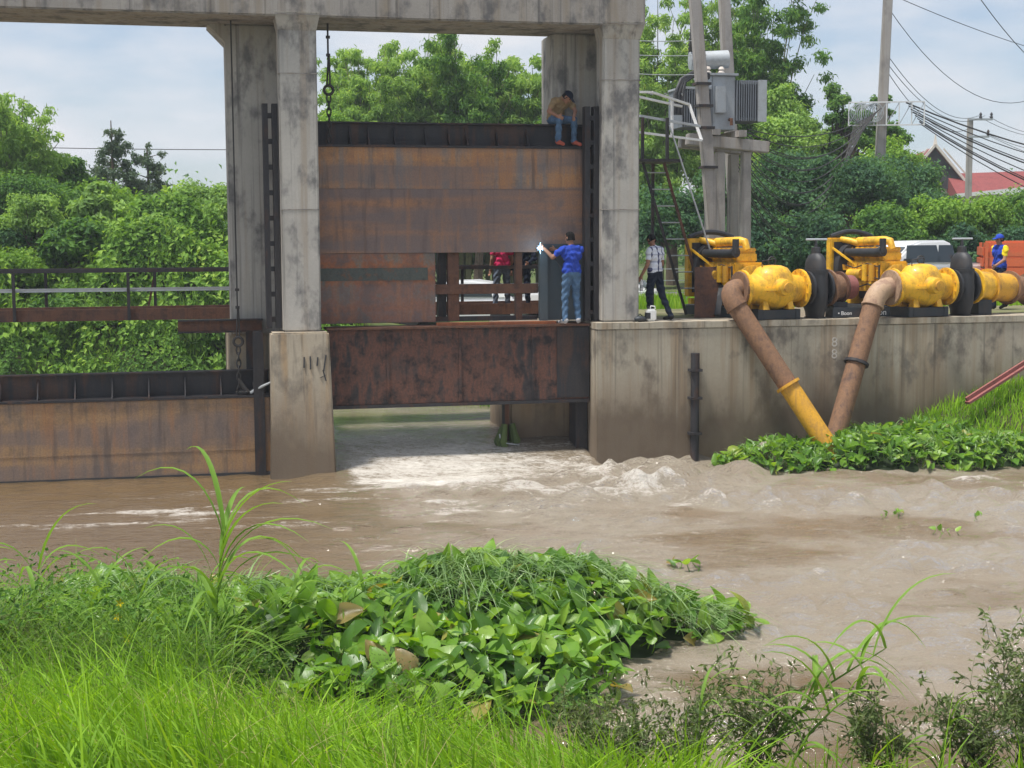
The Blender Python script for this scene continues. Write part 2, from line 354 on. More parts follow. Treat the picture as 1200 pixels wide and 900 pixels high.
def hyacinth_mat(name, cols):
    k = NM(name); oi = k.n('ShaderNodeObjectInfo'); x = k.xyz()
    r = k.math('FRACT', k.math('ADD', oi.outputs['Random'], k.math('MULTIPLY', k.island(), .77)))
    c = k.ramp(r, cols)
    vein = k.n('ShaderNodeTexWave', wave_type='BANDS', bands_direction='X', Scale=26, Distortion=1.5, Detail=1); k.l(k.tc.outputs['Object'], vein.inputs['Vector'])
    c = k.mix(k.math('MULTIPLY', vein.outputs['Fac'], .22), c, (.20, .32, .07)); c = k.mix(k.ramp(k.noise(14, 4), [(.55, 0), (.75, .4)]), c, (.06, .10, .02))
    k.bump(vein.outputs['Fac'], .12, .01)
    k.set(Base_Color=c, Roughness=.33, Specular_IOR_Level=.5)
    tr = k.n('ShaderNodeBsdfTranslucent'); k.l(k.mix(1.0, c, (1.6, 1.5, .4), 'MULTIPLY'), tr.inputs['Color'])
    ms = k.n('ShaderNodeMixShader'); ms.inputs[0].default_value = .42
    k.l(k.b.outputs[0], ms.inputs[1]); k.l(tr.outputs[0], ms.inputs[2]); k.l(ms.outputs[0], k.out.inputs[0]); return k.m
M['hya'] = hyacinth_mat('hyacinth_leaf', [(0, (.055, .14, .03)), (.3, (.10, .24, .028)), (.65, (.17, .34, .032)), (.97, (.27, .43, .06)), (.99, (.38, .34, .07)), (1, (.26, .17, .07))])
# soil and bank
def soil(name, a, b, c3):
    k = NM(name); n1 = k.noise(.25, 5, .6); n2 = k.noise(3, 6, .65); n3 = k.noise(25, 4)
    c = k.mix(k.ramp(n1, [(.4, 0), (.62, 1)]), a, b); c = k.mix(k.ramp(n2, [(.45, 0), (.7, .7)]), c, c3); k.bump(k.mix(.5, n2, n3), .5, .06)
    return k.set(Base_Color=c, Roughness=.95, Specular_IOR_Level=.15)
M['ground'] = soil('grassy_ground', (.06, .10, .025), (.09, .12, .035), (.15, .12, .075))
M['yard'] = soil('gravel_yard', (.20, .165, .12), (.13, .145, .055), (.25, .21, .16))
M['mud'] = soil('bank_mud', (.075, .06, .035), (.06, .075, .025), (.04, .035, .02))
# water: muddy, opaque, glossy; foam is a vertex attribute broken up by noise
k = NM('muddy_water')
at = k.n('ShaderNodeAttribute', attribute_name='foam'); at2 = k.n('ShaderNodeAttribute', attribute_name='silt_sheen')
fn = k.noise(2.6, 8, .72, (1, 2.2, 1), dist=1.2); fn2 = k.noise(11, 6, .75, (1, 1.9, 1), dist=.8); fn3 = k.noise(40, 4, .7, (1, 1.6, 1))
fx = k.math('ADD', k.math('ADD', k.math('MULTIPLY', fn, .45), k.math('MULTIPLY', fn2, .35)), k.math('MULTIPLY', fn3, .2))
fm = k.ramp(k.math('ADD', at.outputs['Fac'], k.math('MULTIPLY', k.math('SUBTRACT', fx, .5), 2.6)), [(.40, 0), (.62, .55), (1.0, 1)])
cw = k.mix(at2.outputs['Fac'], (.122, .082, .040), (.225, .193, .146))
cw = k.mix(k.ramp(k.noise(.5, 4), [(.4, 0), (.65, .3)]), cw, (.15, .10, .055))
cw = k.mix(fm, cw, (.62, .59, .54))
wv1 = k.noise(2.6, 4, .6, (1, 2.4, 1), dist=.5); wv2 = k.noise(8, 4, .6, (1, 2.3, 1), dist=.4); wv3 = k.noise(24, 3, .6, (1, 2.0, 1))
hh = k.math('ADD', k.math('ADD', k.math('MULTIPLY', wv1, .55), k.math('MULTIPLY', wv2, .26)), k.math('MULTIPLY', wv3, .08))
bs = k.n('ShaderNodeAttribute', attribute_name='chop')
bq = k.bump(hh, 1.0, .34); k.l(bs.outputs['Fac'], bq.inputs['Strength'])
# turbid water: light scattered back from the silt does not follow the ripples, the sky's reflection does
up_n = k.n('ShaderNodeCombineXYZ', Z=1.0)
df = k.n('ShaderNodeBsdfDiffuse'); k.l(cw, df.inputs['Color']); k.l(up_n.outputs[0], df.inputs['Normal'])
gl = k.n('ShaderNodeBsdfGlossy', Roughness=.05); gl.inputs['Color'].default_value = (1, 1, 1, 1); k.l(bq.outputs[0], gl.inputs['Normal'])
fr_ = k.n('ShaderNodeFresnel', IOR=1.75); k.l(bq.outputs[0], fr_.inputs['Normal'])
m1 = k.n('ShaderNodeMixShader'); k.l(fr_.outputs[0], m1.inputs[0]); k.l(df.outputs[0], m1.inputs[1]); k.l(gl.outputs[0], m1.inputs[2])
fo = k.n('ShaderNodeBsdfDiffuse'); k.l(cw, fo.inputs['Color']); k.l(bq.outputs[0], fo.inputs['Normal'])
m2 = k.n('ShaderNodeMixShader'); k.l(k.math('MULTIPLY', fm, .85), m2.inputs[0]); k.l(m1.outputs[0], m2.inputs[1]); k.l(fo.outputs[0], m2.inputs[2]); k.l(m2.outputs[0], k.out.inputs[0])
k.t.nodes.remove(k.b); M['water'] = k.m

# ------------------------------------------------------------------ terrain and water
def yb(x):                                    # foot of the far bank upstream of the sluice
    return np.interp(x, [-60, -30, -14, -8, -3.4, -2.0, -.2, .6, 3], [38, 39, 40, 40.6, 37.2, 34.4, 32.4, 30.6, 29])
def far_h(x, y):
    d = y - yb(x); P = np.interp(x, [-60, -10, -6, -3, 2, 6, 60], [4.0, 3.8, 2.4, 1.9, 1.9, 2.45, 2.45])
    far = sst(52, 70, y); P = P*(1-far) + 2.5*far
    h = -1.2 + (P + 1.2)*sst(-3, 5, d) + .35*(fbm(x*.5, y*.5, 3) - .5)*sst(0, 4, d)
    return h
xs = np.concatenate([[-1500, -700, -300, -150, -80], np.arange(-50, 8, .8), np.arange(8, 50, 4), [80, 150, 300, 700, 1500]])
ys = np.concatenate([np.arange(29.5, 62, .8), np.arange(62, 110, 6), [130, 170, 250, 400, 800, 1800]])
def gridmesh(name, xs, ys, zf, smooth=True):
    X, Y = np.meshgrid(xs, ys); Z = zf(X, Y); nx = len(xs)
    i, j = np.meshgrid(np.arange(nx-1), np.arange(len(ys)-1)); a = (j*nx + i).ravel()
    return np_mesh(name, np.stack([X.ravel(), Y.ravel(), Z.ravel()], 1), np.stack([a, a+1, a+nx+1, a+nx], 1), smooth)
g = link('ground', gridmesh('ground', xs, ys, far_h), M['ground']); tag(g, kind='structure')
# yard behind the retaining wall (in the frame of the sluice)
us = np.concatenate([np.arange(.95, 24, .8), [30, 45, 70]]); vs_ = np.concatenate([[.32], np.arange(.8, 22, .8), [26, 32]])
def yard_h(u, v): return DECK - .03 - .26*sst(4, 12, v) + .05*(fbm(u, v, 9) - .5)*sst(1, 4, v) - 1.0*sst(22, 32, v)
yo = at_frame(link('yard', gridmesh('yard', us, vs_, yard_h), M['yard'])); tag(yo, kind='structure')
# near bank, under the camera
def near_wl(x): return np.interp(x, [-40, -8, -3, -1.2, -.2, .8, 2.5, 4, 6, 40], [14.2, 14.2, 13.6, 13.0, 12.3, 11.75, 11.55, 11.7, 12.2, 13.5])
def near_h(x, y):
    d = near_wl(x) - y
    return np.where(d > 0, np.minimum(d*.27, 2.75), d*.5) + .10*(fbm(x*1.3, y*1.3, 5) - .5)
nb = link('near_bank', gridmesh('near_bank', np.concatenate([[-60, -40, -25], np.arange(-14, 12, .35), [16, 25, 40, 60]]), np.concatenate([[-30, -15, -6, -2], np.arange(0, 18, .35)]), near_h), M['mud']); tag(nb, kind='structure')
# river
def axis(dense0, dense1, step, far0, far1, grow=1.25):
    a = list(np.arange(dense0, dense1, step)); s_ = step; x = a[-1]
    while x < far1: s_ *= grow; x += s_; a.append(x)
    s_ = step; x = a[0]
    while x > far0: s_ *= grow; x -= s_; a.insert(0, x)
    return np.array(a)
wx = axis(-12, 12, .062, -70, 70); wy = np.concatenate([np.arange(9.5, 20, .05), np.arange(20, 34, .075), np.arange(34, 46, .25), [48, 52, 58, 66]])
X, Y = np.meshgrid(wx, wy)
du, dv = X - O.x, Y - O.y; Uc = du*math.cos(A) + dv*math.sin(A); Vc = -du*math.sin(A) + dv*math.cos(A)
inbay = sst(-6.6, -5.9, Uc)*(1 - sst(-.7, -.3, Uc))
step_open = .5*sst(-1.3, 2.2, Vc); step_shut = .5*sst(.55, .8, Vc)
Z = step_open*inbay + step_shut*(1 - inbay)
# turbulence: strong below the bay, fading downstream and to the left
core = sst(-5.9, -4.2, Uc)*(1 - .6*sst(-.8, 1.0, Uc))*np.exp(-((Uc + 1.2)/4.6)**2)*np.exp(-((Vc + 2.2)/2.6)**2)
rightrun = sst(-3, 3, Uc)*np.exp(-np.clip(-Vc - 1.0, 0, None)/7.0)*(1 - sst(-.4, .3, Vc))
calm_left = 1 - sst(-6, 0, Uc + .25*Vc)
bayf = sst(-5.75, -5.2, Uc)*(1 - sst(-.75, -.5, Uc)); tongue = bayf*sst(-2.2, -.6, Vc + .25*np.sin(Uc*1.3)); down = 1 - sst(-.9, .4, Vc)
amp = (.021 + .020*core + .018*rightrun*(1-.4*calm_left) + .034*sst(-4, 4, X))*(1 - .85*tongue) * (1 - .45*calm_left)
wrng = np.random.default_rng(4); Hh = 0
wX = X + .5*(fbm(X*.6, Y*.6, 21) - .5); wY = Y + .5*(fbm(X*.6 + 9, Y*.6, 25) - .5)
for i in range(60):
    lam = .28*(1.8/.28)**wrng.random(); th = wrng.normal(-1.4, .55); kx, ky = math.cos(th)*2*math.pi/lam, math.sin(th)*2*math.pi/lam
    Hh = Hh + np.sin(kx*wX + ky*wY + wrng.random()*6.28)*lam**.45
Hh = Hh/np.std(Hh); Hh = np.where(Hh > 0, Hh**1.15, Hh*.8)
patch = fbm(X*.33 + 5, Y*.5, 33)          # smooth boils between rippled water
Z = Z + amp*Hh*(.35 + 1.1*sst(.38, .62, patch))
# standing waves where the jet leaves the bay and along the abutment
jet = np.exp(-((Vc + 1.9 + .12*(Uc+3))/.42)**2)*sst(-5.4, -3.8, Uc)*(1 - sst(-3.4, -1.2, Uc)); Z = Z + .075*jet*(-.1 + 1.3*fbm(Uc*3.6, Vc*4.5, 8))*down
j2 = np.exp(-((Vc + 3.2 + .25*(Uc-1))/.5)**2)*sst(-4, -1, Uc)*(1 - sst(2, 5, Uc)); Z = Z + .015*j2*(-.1 + 1.4*fbm(Uc*3.4, Vc*5, 11))
lip = np.exp(-((Vc + .5)/.55)**2)*sst(-2.2, -1, Uc)*(1 - sst(2, 3.5, Uc)); Z = Z + .015*lip*(-.1 + 1.3*fbm(Uc*4, Vc*5, 12))
st = fbm(Uc*.55 + .3*Vc, Vc*2.6, 41, 5); st2 = fbm(X*.5, Y*2.2, 47, 5)
foam = .05 + .26*core*(.1 + 1.2*st)*(1 - .55*sst(0, 3, Uc)) + .50*tongue*(1 - .5*sst(-3.0, -1.0, Uc))*(.75 + .6*fbm(Uc*.8, Vc*3.0, 44)) + .26*jet*st*1.7 + .06*j2*st*1.6 + .12*lip*st
foam = foam + .26*rightrun*sst(.40, .62, st) + .16*sst(.54, .70, st2)*sst(-6.5, -3, Vc)*(1-tongue)
upst = sst(1.8, 3.5, Vc)*inbay; foam = foam*(1 - .55*upst)
foam = foam + .07*Hh*np.clip(amp/.03, 0, 1.5)*(.4 + .6*sst(-6, 2, X))
sl = fbm(Uc*.5 + 3, Vc*3.0, 53, 6); foam = foam + .42*calm_left*sst(.54, .68, sl)*np.exp(-((Vc + 3.4)/3.2)**2)
foam = foam*(1 - .45*sst(-.8, .8, Uc)*sst(-5, -2.5, Vc))
chop = np.clip(.45 + .8*sst(-5, 4, X)*(.35 + .9*sst(.36, .60, patch)) + .3*core - .15*calm_left, .15, 1)*(1 - .6*tongue)
silt_sheen = np.clip(sst(-5, 1.5, X + .12*(Y-20))*sst(.25, .50, patch + .15*(fbm(X*1.1, Y*2.4, 61)-.5)) *.9 + .4*core + .6*upst + .35*rightrun, 0, 1)  # pale water: suspended silt, plus sky sheen on the ripples put into the colour
nx = len(wx); i_, j_ = np.meshgrid(np.arange(nx-1), np.arange(len(wy)-1)); a_ = (j_*nx + i_).ravel()
wm = np_mesh('river', np.stack([X.ravel(), Y.ravel(), Z.ravel()], 1), np.stack([a_, a_+1, a_+nx+1, a_+nx], 1), True)
for nme, arr in (('foam', foam), ('silt_sheen', silt_sheen), ('chop', chop)):
    at_ = wm.attributes.new(nme, 'FLOAT', 'POINT'); at_.data.foreach_set('value', np.clip(arr, 0, 1.2).ravel().astype(np.float32))
rv = link('river', wm, M['water']); tag(rv, kind='structure')

# ------------------------------------------------------------------ sluice frame
def part(root, org, name, m, fn, bevel=0, smooth=False):
    b = MB(); fn(b); return b.build(name, m, root, bevel, smooth, off=org)
t0 = (-6.2, 0, 0)
fr = thing('sluice_frame', 'tall stained concrete sluice portal with two columns under one heavy beam', 'sluice portal', *t0)
def colm(b):
    b.box(-6.55, -5.85, 0, .47, 2.705, 8.428)
part(fr, t0, 'column', M['conc'], lambda b: b.box(-6.55, -5.85, 0, .47, 2.705, 8.428), .03)
part(fr, t0, 'rear_column', M['conc'], lambda b: b.box(-7.46, -5.9, 1.05, 2.0, 2.62, 8.428), .03)
part(fr, t0, 'column_web', M['conc'], lambda b: b.box(-6.36, -6.04, .472, 1.048, 2.705, 8.426))
part(fr, t0, 'column', M['conc'], lambda b: b.box(-.40, .34, 0, .47, DECK + .004, 8.428), .03)
part(fr, t0, 'rear_column', M['conc'], lambda b: b.box(-1.12, .34, 1.05, 2.0, DECK + .004, 8.428), .03)
part(fr, t0, 'column_web', M['conc'], lambda b: b.box(-.2, .2, .472, 1.048, DECK + .004, 8.426))
def capf(u0, u1):
    def f(b): b.hull8([(u0, -.004, 8.2), (u1, -.004, 8.2), (u1, .47, 8.2), (u0, .47, 8.2)], [(u0 - .06, -.16, 8.5), (u1 + .06, -.16, 8.5), (u1 + .06, .47, 8.5), (u0 - .06, .47, 8.5)])
    return f
part(fr, t0, 'column_head', M['conc'], capf(-6.55, -5.85)); part(fr, t0, 'column_head', M['conc'], capf(-.40, .34))
for (u0, u1) in ((-6.55, -5.85), (-.40, .34)):
    for z in (4.95, 7.42): part(fr, t0, 'pour_joint', M['beam'], lambda b: b.box(u0 - .006, u1 + .006, -.007, .2, z, z + .018))
def haunch(b):
    b.prism([(-7.46, 8.1), (-7.46, 8.43), (-7.78, 8.43)], 1.1, 1.95)
part(fr, t0, 'haunch', M['conc'], haunch)
part(fr, t0, 'beam', M['beam'], lambda b: b.box(-22, .40, -.15, 1.62, 8.43, 9.75), .025)
def pierb(b):
    b.hull8([(-6.92, -.42, -1.5), (-5.60, -.42, -1.5), (-5.70, .48, -1.5), (-6.8, .48, -1.5)], [(-6.79, -.2, 2.70), (-5.73, -.2, 2.70), (-5.73, .48, 2.70), (-6.79, .48, 2.70)])
part(fr, t0, 'pier', M['conc2'], pierb, .03)
part(fr, t0, 'rear_pier', M['conc2'], lambda b: b.box(-7.50, -5.88, 1.1, 4.0, -1.5, 2.615), .03)
part(fr, t0, 'pier_web', M['conc2'], lambda b: b.box(-6.42, -6.05, .482, 1.098, -1.5, 2.61))
part(fr, t0, 'rear_pier', M['conc2'], lambda b: b.box(-1.98, .5, 1.2, 3.2, -1.5, 2.70), .03)
# strokes of old dark paint on the pier
def strokes(b):
    for x, z, dx, h in ((-6.10, 2.02, .0, .24), (-5.98, 2.08, .02, .16), (-5.86, 1.98, .05, .3), (-5.82, 1.80, -.05, .2), (-6.22, 2.05, .01, .2), (-5.92, 1.86, .1, .05)):
        b.hull8([(x, -.262, z), (x + .025, -.262, z), (x + .025, -.2, z), (x, -.2, z)], [(x + dx, -.246, z + h), (x + dx + .02, -.246, z + h), (x + dx + .02, -.2, z + h), (x + dx, -.2, z + h)])
part(fr, t0, 'paint_mark', M['black'], strokes)

# retaining wall along the right bank
t1 = (.5, 0, 0)
rw = thing('retaining_wall', 'long water-stained beige concrete retaining wall under the yellow pumps', 'retaining wall', *t1)
part(rw, t1, 'wall', M['wall'], lambda b: b.box(-.57, 26, -.2, .46, -1.5, DECK - .13), .02)
def slab(b):
    r2 = np.random.default_rng(2); xs2 = np.linspace(-.58, 26.02, 70)
    for i in range(69):
        e = -.215 - .02*r2.random()
        b.box(xs2[i], xs2[i+1], e, .9, DECK - .128, DECK - .012*r2.random())
part(rw, t1, 'coping', M['wall'], slab)
part(rw, t1, 'end_slab', M['wall'], lambda b: b.box(-.57, .93, .902, 1.19, DECK - .5, DECK - .004))
# black pipe on the wall
pz = thing('wall_drain_pipe', 'dark vertical pipe strapped to the concrete wall beside the sluice', 'drain pipe', 1.4, -.3, 0)
MB().tube([(0, 0, -.8), (0, 0, 2.16)], .085, 12).build('pipe', M['steel_dark'], pz, smooth=True)
for z in (.55, 1.25, 1.8): MB().box(-.12, .12, -.1, .098, z, z + .05).build('strap', M['steel_dark'], pz)
# guide rails
def guide(u0, label, z0=2.76):
    t = thing('guide_rail', label, 'guide rail', u0, .3, z0)
    for x in (.03, .205): MB().box(x, x + .10, -.05, .15, 0, 4.14).build('flange', M['steel_dark'], t)
    n = 9
    for i in range(n): 
        z = .12 + i*.47; MB().box(.132, .203, -.02, .12, z, z + .09).build('cleat', M['steel_dark'], t)
    return t
guide(-6.872, 'dark slotted steel gate guide on the column beside the lowered gate')
guide(-.715, 'dark slotted steel gate guide at the edge of the plate being welded', 2.80)
gp = thing('guide_post', 'dark steel channel post standing in the groove by the rear pier', 'steel post', -7.0, .55, -1)
MB().box(-.07, .07, -.06, .06, 0, 3.70).build('channel', M['steel_dark'], gp); MB().box(-.10, .10, -.09, -.062, 0, 3.68).build('flange', M['steel_dark'], gp)
gp2 = thing('guide_post', 'dark steel channel lining the groove under the raised gate', 'steel post', -.72, .62, -1)
MB().box(-.06, .14, -.15, .3, 0, 2.2).build('channel', M['steel_dark'], gp2); MB().box(-.10, -.062, -.17, .32, 0, 2.18).build('flange', M['steel_dark'], gp2)

# ------------------------------------------------------------------ gates
def gate_top(root, org, u0, u1, z0, z1, ribs, m):
    part(root, org, 'top_web', m, lambda b: b.box(u0, u1, .80, .86, z0 + .045, z1))
    part(root, org, 'top_ledge', m, lambda b: b.box(u0, u1, .47, .858, z0 + .002, z0 + .043))
    part(root, org, 'top_flange', m, lambda b: b.box(u0, u1, .72, .95, z1 + .002, z1 + .03))
    for x in ribs:
        part(root, org, 'gusset', m, lambda b: b.add([(x, .798, z0 + .045), (x, .798, z1 - .06), (x, .50, z0 + .045), (x + .022, .798, z0 + .045), (x + .022, .798, z1 - .06), (x + .022, .50, z0 + .045)], [(0, 1, 2), (3, 5, 4), (0, 3, 4, 1), (1, 4, 5, 2), (0, 2, 5, 3)]))
t2 = (-10, .5, 0)
lg = thing('lowered_sluice_gate', 'long lowered steel sluice gate, muddy brown plate with dark ribbed top edge', 'sluice gate', *t2)
part(lg, t2, 'skin_plate', M['left_gate'], lambda b: b.box(-21, -6.80, .5, .86, -1.4, 1.45), .01)
part(lg, t2, 'wear_strip', M['left_gate'], lambda b: b.box(-21, -6.80, .492, .498, .46, .49))
part(lg, t2, 'bottom_seal', M['black'], lambda b: b.box(-21, -6.80, .47, .498, -.5, .03))
gate_top(lg, t2, -21, -6.80, 1.45, 1.92, [-7.05 - .66*i for i in range(12)], M['steel_dark'])

t3 = (-3, .5, 2.8)
mg = thing('raised_sluice_gate', 'raised rusty steel sluice gate with a cut-out window and new plate being welded', 'sluice gate', *t3)
part(mg, t3, 'skin_plate', M['gate'], lambda b: b.box(-6.0, -.50, .50, .79, 5.358, 6.14), .003)
part(mg, t3, 'skin_plate', M['gate_mid'], lambda b: b.box(-6.0, -.50, .502, .79, 4.142, 5.357), .003)
part(mg, t3, 'skin_plate', M['gate_low'], lambda b: b.box(-6.0, -3.60, .512, .79, 2.81, 4.139), .008)
part(mg, t3, 'seam_bead', M['gate_mid'], lambda b: b.box(-6.0, -.51, .498, .505, 4.70, 4.712))
part(mg, t3, 'teal_patch', M['teal'], lambda b: b.box(-5.9, -3.75, .506, .511, 3.62, 3.86))
part(mg, t3, 'new_plate', M['steel_new'], lambda b: b.box(-1.55, -.51, .494, .56, 2.81, 4.30), .006)
part(mg, t3, 'plate_edge', M['steel_new'], lambda b: b.box(-1.55, -1.40, .40, .492, 2.81, 4.28))
part(mg, t3, 'frame_post', M['steel_rust'], lambda b: b.box(-3.34, -3.12, .60, .76, 2.812, 4.139), .006)
part(mg, t3, 'frame_post', M['steel_dark'], lambda b: b.box(-3.50, -3.345, .76, .98, 2.812, 4.139), .006)
part(mg, t3, 'frame_post', M['steel_rust'], lambda b: b.box(-1.99, -1.86, .60, .76, 2.812, 4.139), .006)
part(mg, t3, 'frame_rail', M['steel_rust'], lambda b: b.box(-3.598, -1.552, .57, .598, 3.34, 3.53), .004)
part(mg, t3, 'frame_rail', M['steel_dark'], lambda b: b.box(-3.598, -1.552, .62, .79, 2.812, 2.90))
gate_top(mg, t3, -6.0, -.50, 6.14, 6.60, [-5.2, -4.85, -4.35, -3.75, -3.3, -2.95, -2.35, -1.75], M['steel_dark'])

t4 = (-3, .3, 1.25)
ll = thing('lower_gate_leaf', 'heavy blackened and rust-flaked lower steel leaf hanging above the rushing water', 'gate leaf', *t4)
part(ll, t4, 'skin_plate', M['leaf_low'], lambda b: b.box(-5.70, -.60, .28, .48, 1.26, 2.70), .01)
part(ll, t4, 'bottom_flange', M['steel_dark'], lambda b: b.box(-5.70, -.60, .24, .60, 1.20, 1.257))
part(ll, t4, 'top_flange', M['steel_rust'], lambda b: b.box(-5.74, -.57, .20, .80, 2.703, 2.745))
part(ll, t4, 'ledge_plate', M['orange_rust'], lambda b: b.box(-3.6, -1.25, .30, .49, 2.747, 2.80), .004)
part(ll, t4, 'edge_plate', M['steel_dark'], lambda b: b.box(-1.25, -.60, .255, .278, 1.30, 2.69))
for x in (-4.6, -3.2, -1.75): part(ll, t4, 'vertical_rib', M['leaf_low'], lambda b: b.box(x, x + .05, .262, .278, 1.30, 2.68))

# hoists: rod, eye and chain
def hoist(label, u, v, ztop, zeye, zbot, thick=.014):
    t = thing('hoist_chain', label, 'hoist chain', u, v, zbot)
    H = ztop - zbot; e = zeye - zbot
    MB().tube([(0, 0, H), (.0, 0, e + .55), (-.03, 0, e + .07)], thick, 6).build('cable', M['rope'], t)
    MB().tube([(.02, .01, e + .62), (.03, .01, e + .07)], thick, 6).build('cable', M['rope'], t)
    for z in (e + .95, e + .62): MB().box(-.035, .04, -.03, .03, z, z + .05).build('clamp', M['rope'], t)
    MB().tube([(.085*math.cos(a), 0, e + .085*math.sin(a)) for a in np.linspace(0, 2*math.pi, 14)[:-1]], .028, 7, closed=True).build('shackle', M['rope'], t)
    z = e - .10; i = 0
    while z > .05:
        a = (0, 1) if i % 2 else (1, 0)
        MB().tube([(.038*math.cos(q)*a[0], .038*math.cos(q)*a[1], z - .06 + .085*math.sin(q)) for q in np.linspace(0, 2*math.pi, 11)[:-1]], .016, 6, closed=True).build('chain_link', M['rope'], t)
        z -= .125; i += 1
    return t
hoist('black hoist cable and chain with shackle holding up the raised gate', -5.58, .62, 8.43, 7.20, 6.19, .018)
hoist('long thin hoist cable and chain dropping to the lowered gate top', -7.36, .62, 8.43, 2.50, 1.52)
hk = thing('chain_hook', 'dark lifting hook and chain heap on the lowered gate top', 'hook', -7.22, .62, 1.50)
MB().tube([(-.14, 0, .28), (-.05, -.05, .12), (.06, -.03, .02), (.16, 0, .10), (.12, .03, .22)], [.03, .04, .045, .04, .02], 8).build('hook', M['rope'], hk, smooth=True)
MB().tube([(-.2, .05, .03), (0, -.08, .05), (.2, .06, .04), (.05, .1, .06)], .03, 6).build('chain_heap', M['rope'], hk)
dw = thing('driftwood_stick', 'pale grey crooked stick lying on the lowered gate by the pier', 'stick', -7.05, .45, 1.5)
MB().tube([(-.1, .1, .03), (.0, .05, .10), (.14, 0, .17), (.29, -.02, .24)], [.03, .03, .025, .018], 7).build('stick', M['galv'], dw)

# walkway behind the gates
t5 = (-10, 3.2, 2.78)
wk = thing('walkway', 'dark steel footbridge with pipe railing crossing behind the gates', 'footbridge', *t5)
part(wk, t5, 'kick_channel', M['steel_rust'], lambda b: b.box(-21, -.2, 3.16, 3.22, 2.80, 3.03))
part(wk, t5, 'kick_channel', M['steel_rust'], lambda b: b.box(-21, -.2, 4.38, 4.44, 2.80, 3.03))
part(wk, t5, 'deck_plate', M['steel_rust'], lambda b: b.box(-21, -.2, 3.222, 4.378, 2.83, 2.86))
for v in (3.19, 4.41):
    part(wk, t5, 'top_rail', M['steel_dark'], lambda b: b.bar((-21, v, 3.80), (-.2, v, 3.80), .07))
    part(wk, t5, 'mid_rail', M['galv'], lambda b: b.bar((-21, v, 3.40), (-.2, v, 3.40), .035))
for i in range(13):
    for v in (3.14, 4.46):
        x = -11.62 + 2.20*i - (8.8 if i > 8 else 0) + (0 if v < 4 else .5)
        if x < -.3: part(wk, t5, 'post', M['steel_dark'], lambda b: b.box(x - .03, x + .03, v - .025, v + .02, 2.80, 3.76))
part(wk, t5, 'brace', M['steel_rust'], lambda b: b.bar((-9.1, 4.52, 2.85), (-8.9, 4.5, 3.78), .04))
t6 = (-7.6, 1.2, 2.68)
br = thing('bracket_platform', 'short rusty steel bracket beam beside the column below the footbridge', 'bracket', *t6)
part(br, t6, 'web', M['steel_rust'], lambda b: b.box(-8.46, -6.9, .88, .96, 2.69, 2.88)); part(br, t6, 'flange', M['steel_dark'], lambda b: b.box(-8.46, -6.88, .80, 1.04, 2.882, 2.91))
part(br, t6, 'bottom_flange', M['steel_dark'], lambda b: b.box(-8.46, -6.9, .82, 1.02, 2.66, 2.688))
part(br, t6, 'hanger', M['steel_dark'], lambda b: b.box(-7.20, -7.05, .9, 1.04, 1.95, 2.66))

# steel post and snagged weeds in the jet
sp = thing('steel_stake', 'rusty steel stake at the edge of the rear pier in the rushing water', 'stake', -2.08, 1.08, -1)
MB().box(-.045, .045, -.03, .03, 0, 2.6).build('stake', M['steel_rust'], sp); MB().box(-.09, -.05, -.05, .05, 0, 2.58).build('flange', M['steel_dark'], sp)
sn = thing('snagged_debris', 'dark bundle of wet weeds and cord snagged on the stake', 'debris', -2.1, .92, 0)
b = MB()
for i in range(10):
    a = random.random()*6.28; b.tube([(.12*math.cos(a), .1*math.sin(a), .75 - random.random()*.25), (.2*math.cos(a) - .02, .14*math.sin(a) - .05, .4), (.18*math.cos(a+.5), .14*math.sin(a+.5) - .04, .05)], [.05, .085, .06], 6)
b.build('weed_bundle', M['weed'], sn, smooth=True)
MB().tube([(-.2 + .02*math.sin(i), -.16, .55 - .1*i) for i in range(6)], .014, 5).build('cord', M['galv'], sn)
MB().tube([(-.15, -.2, .38), (.1, -.22, .34), (.25, -.1, .3)], .012, 5).build('cord', M['galv'], sn)
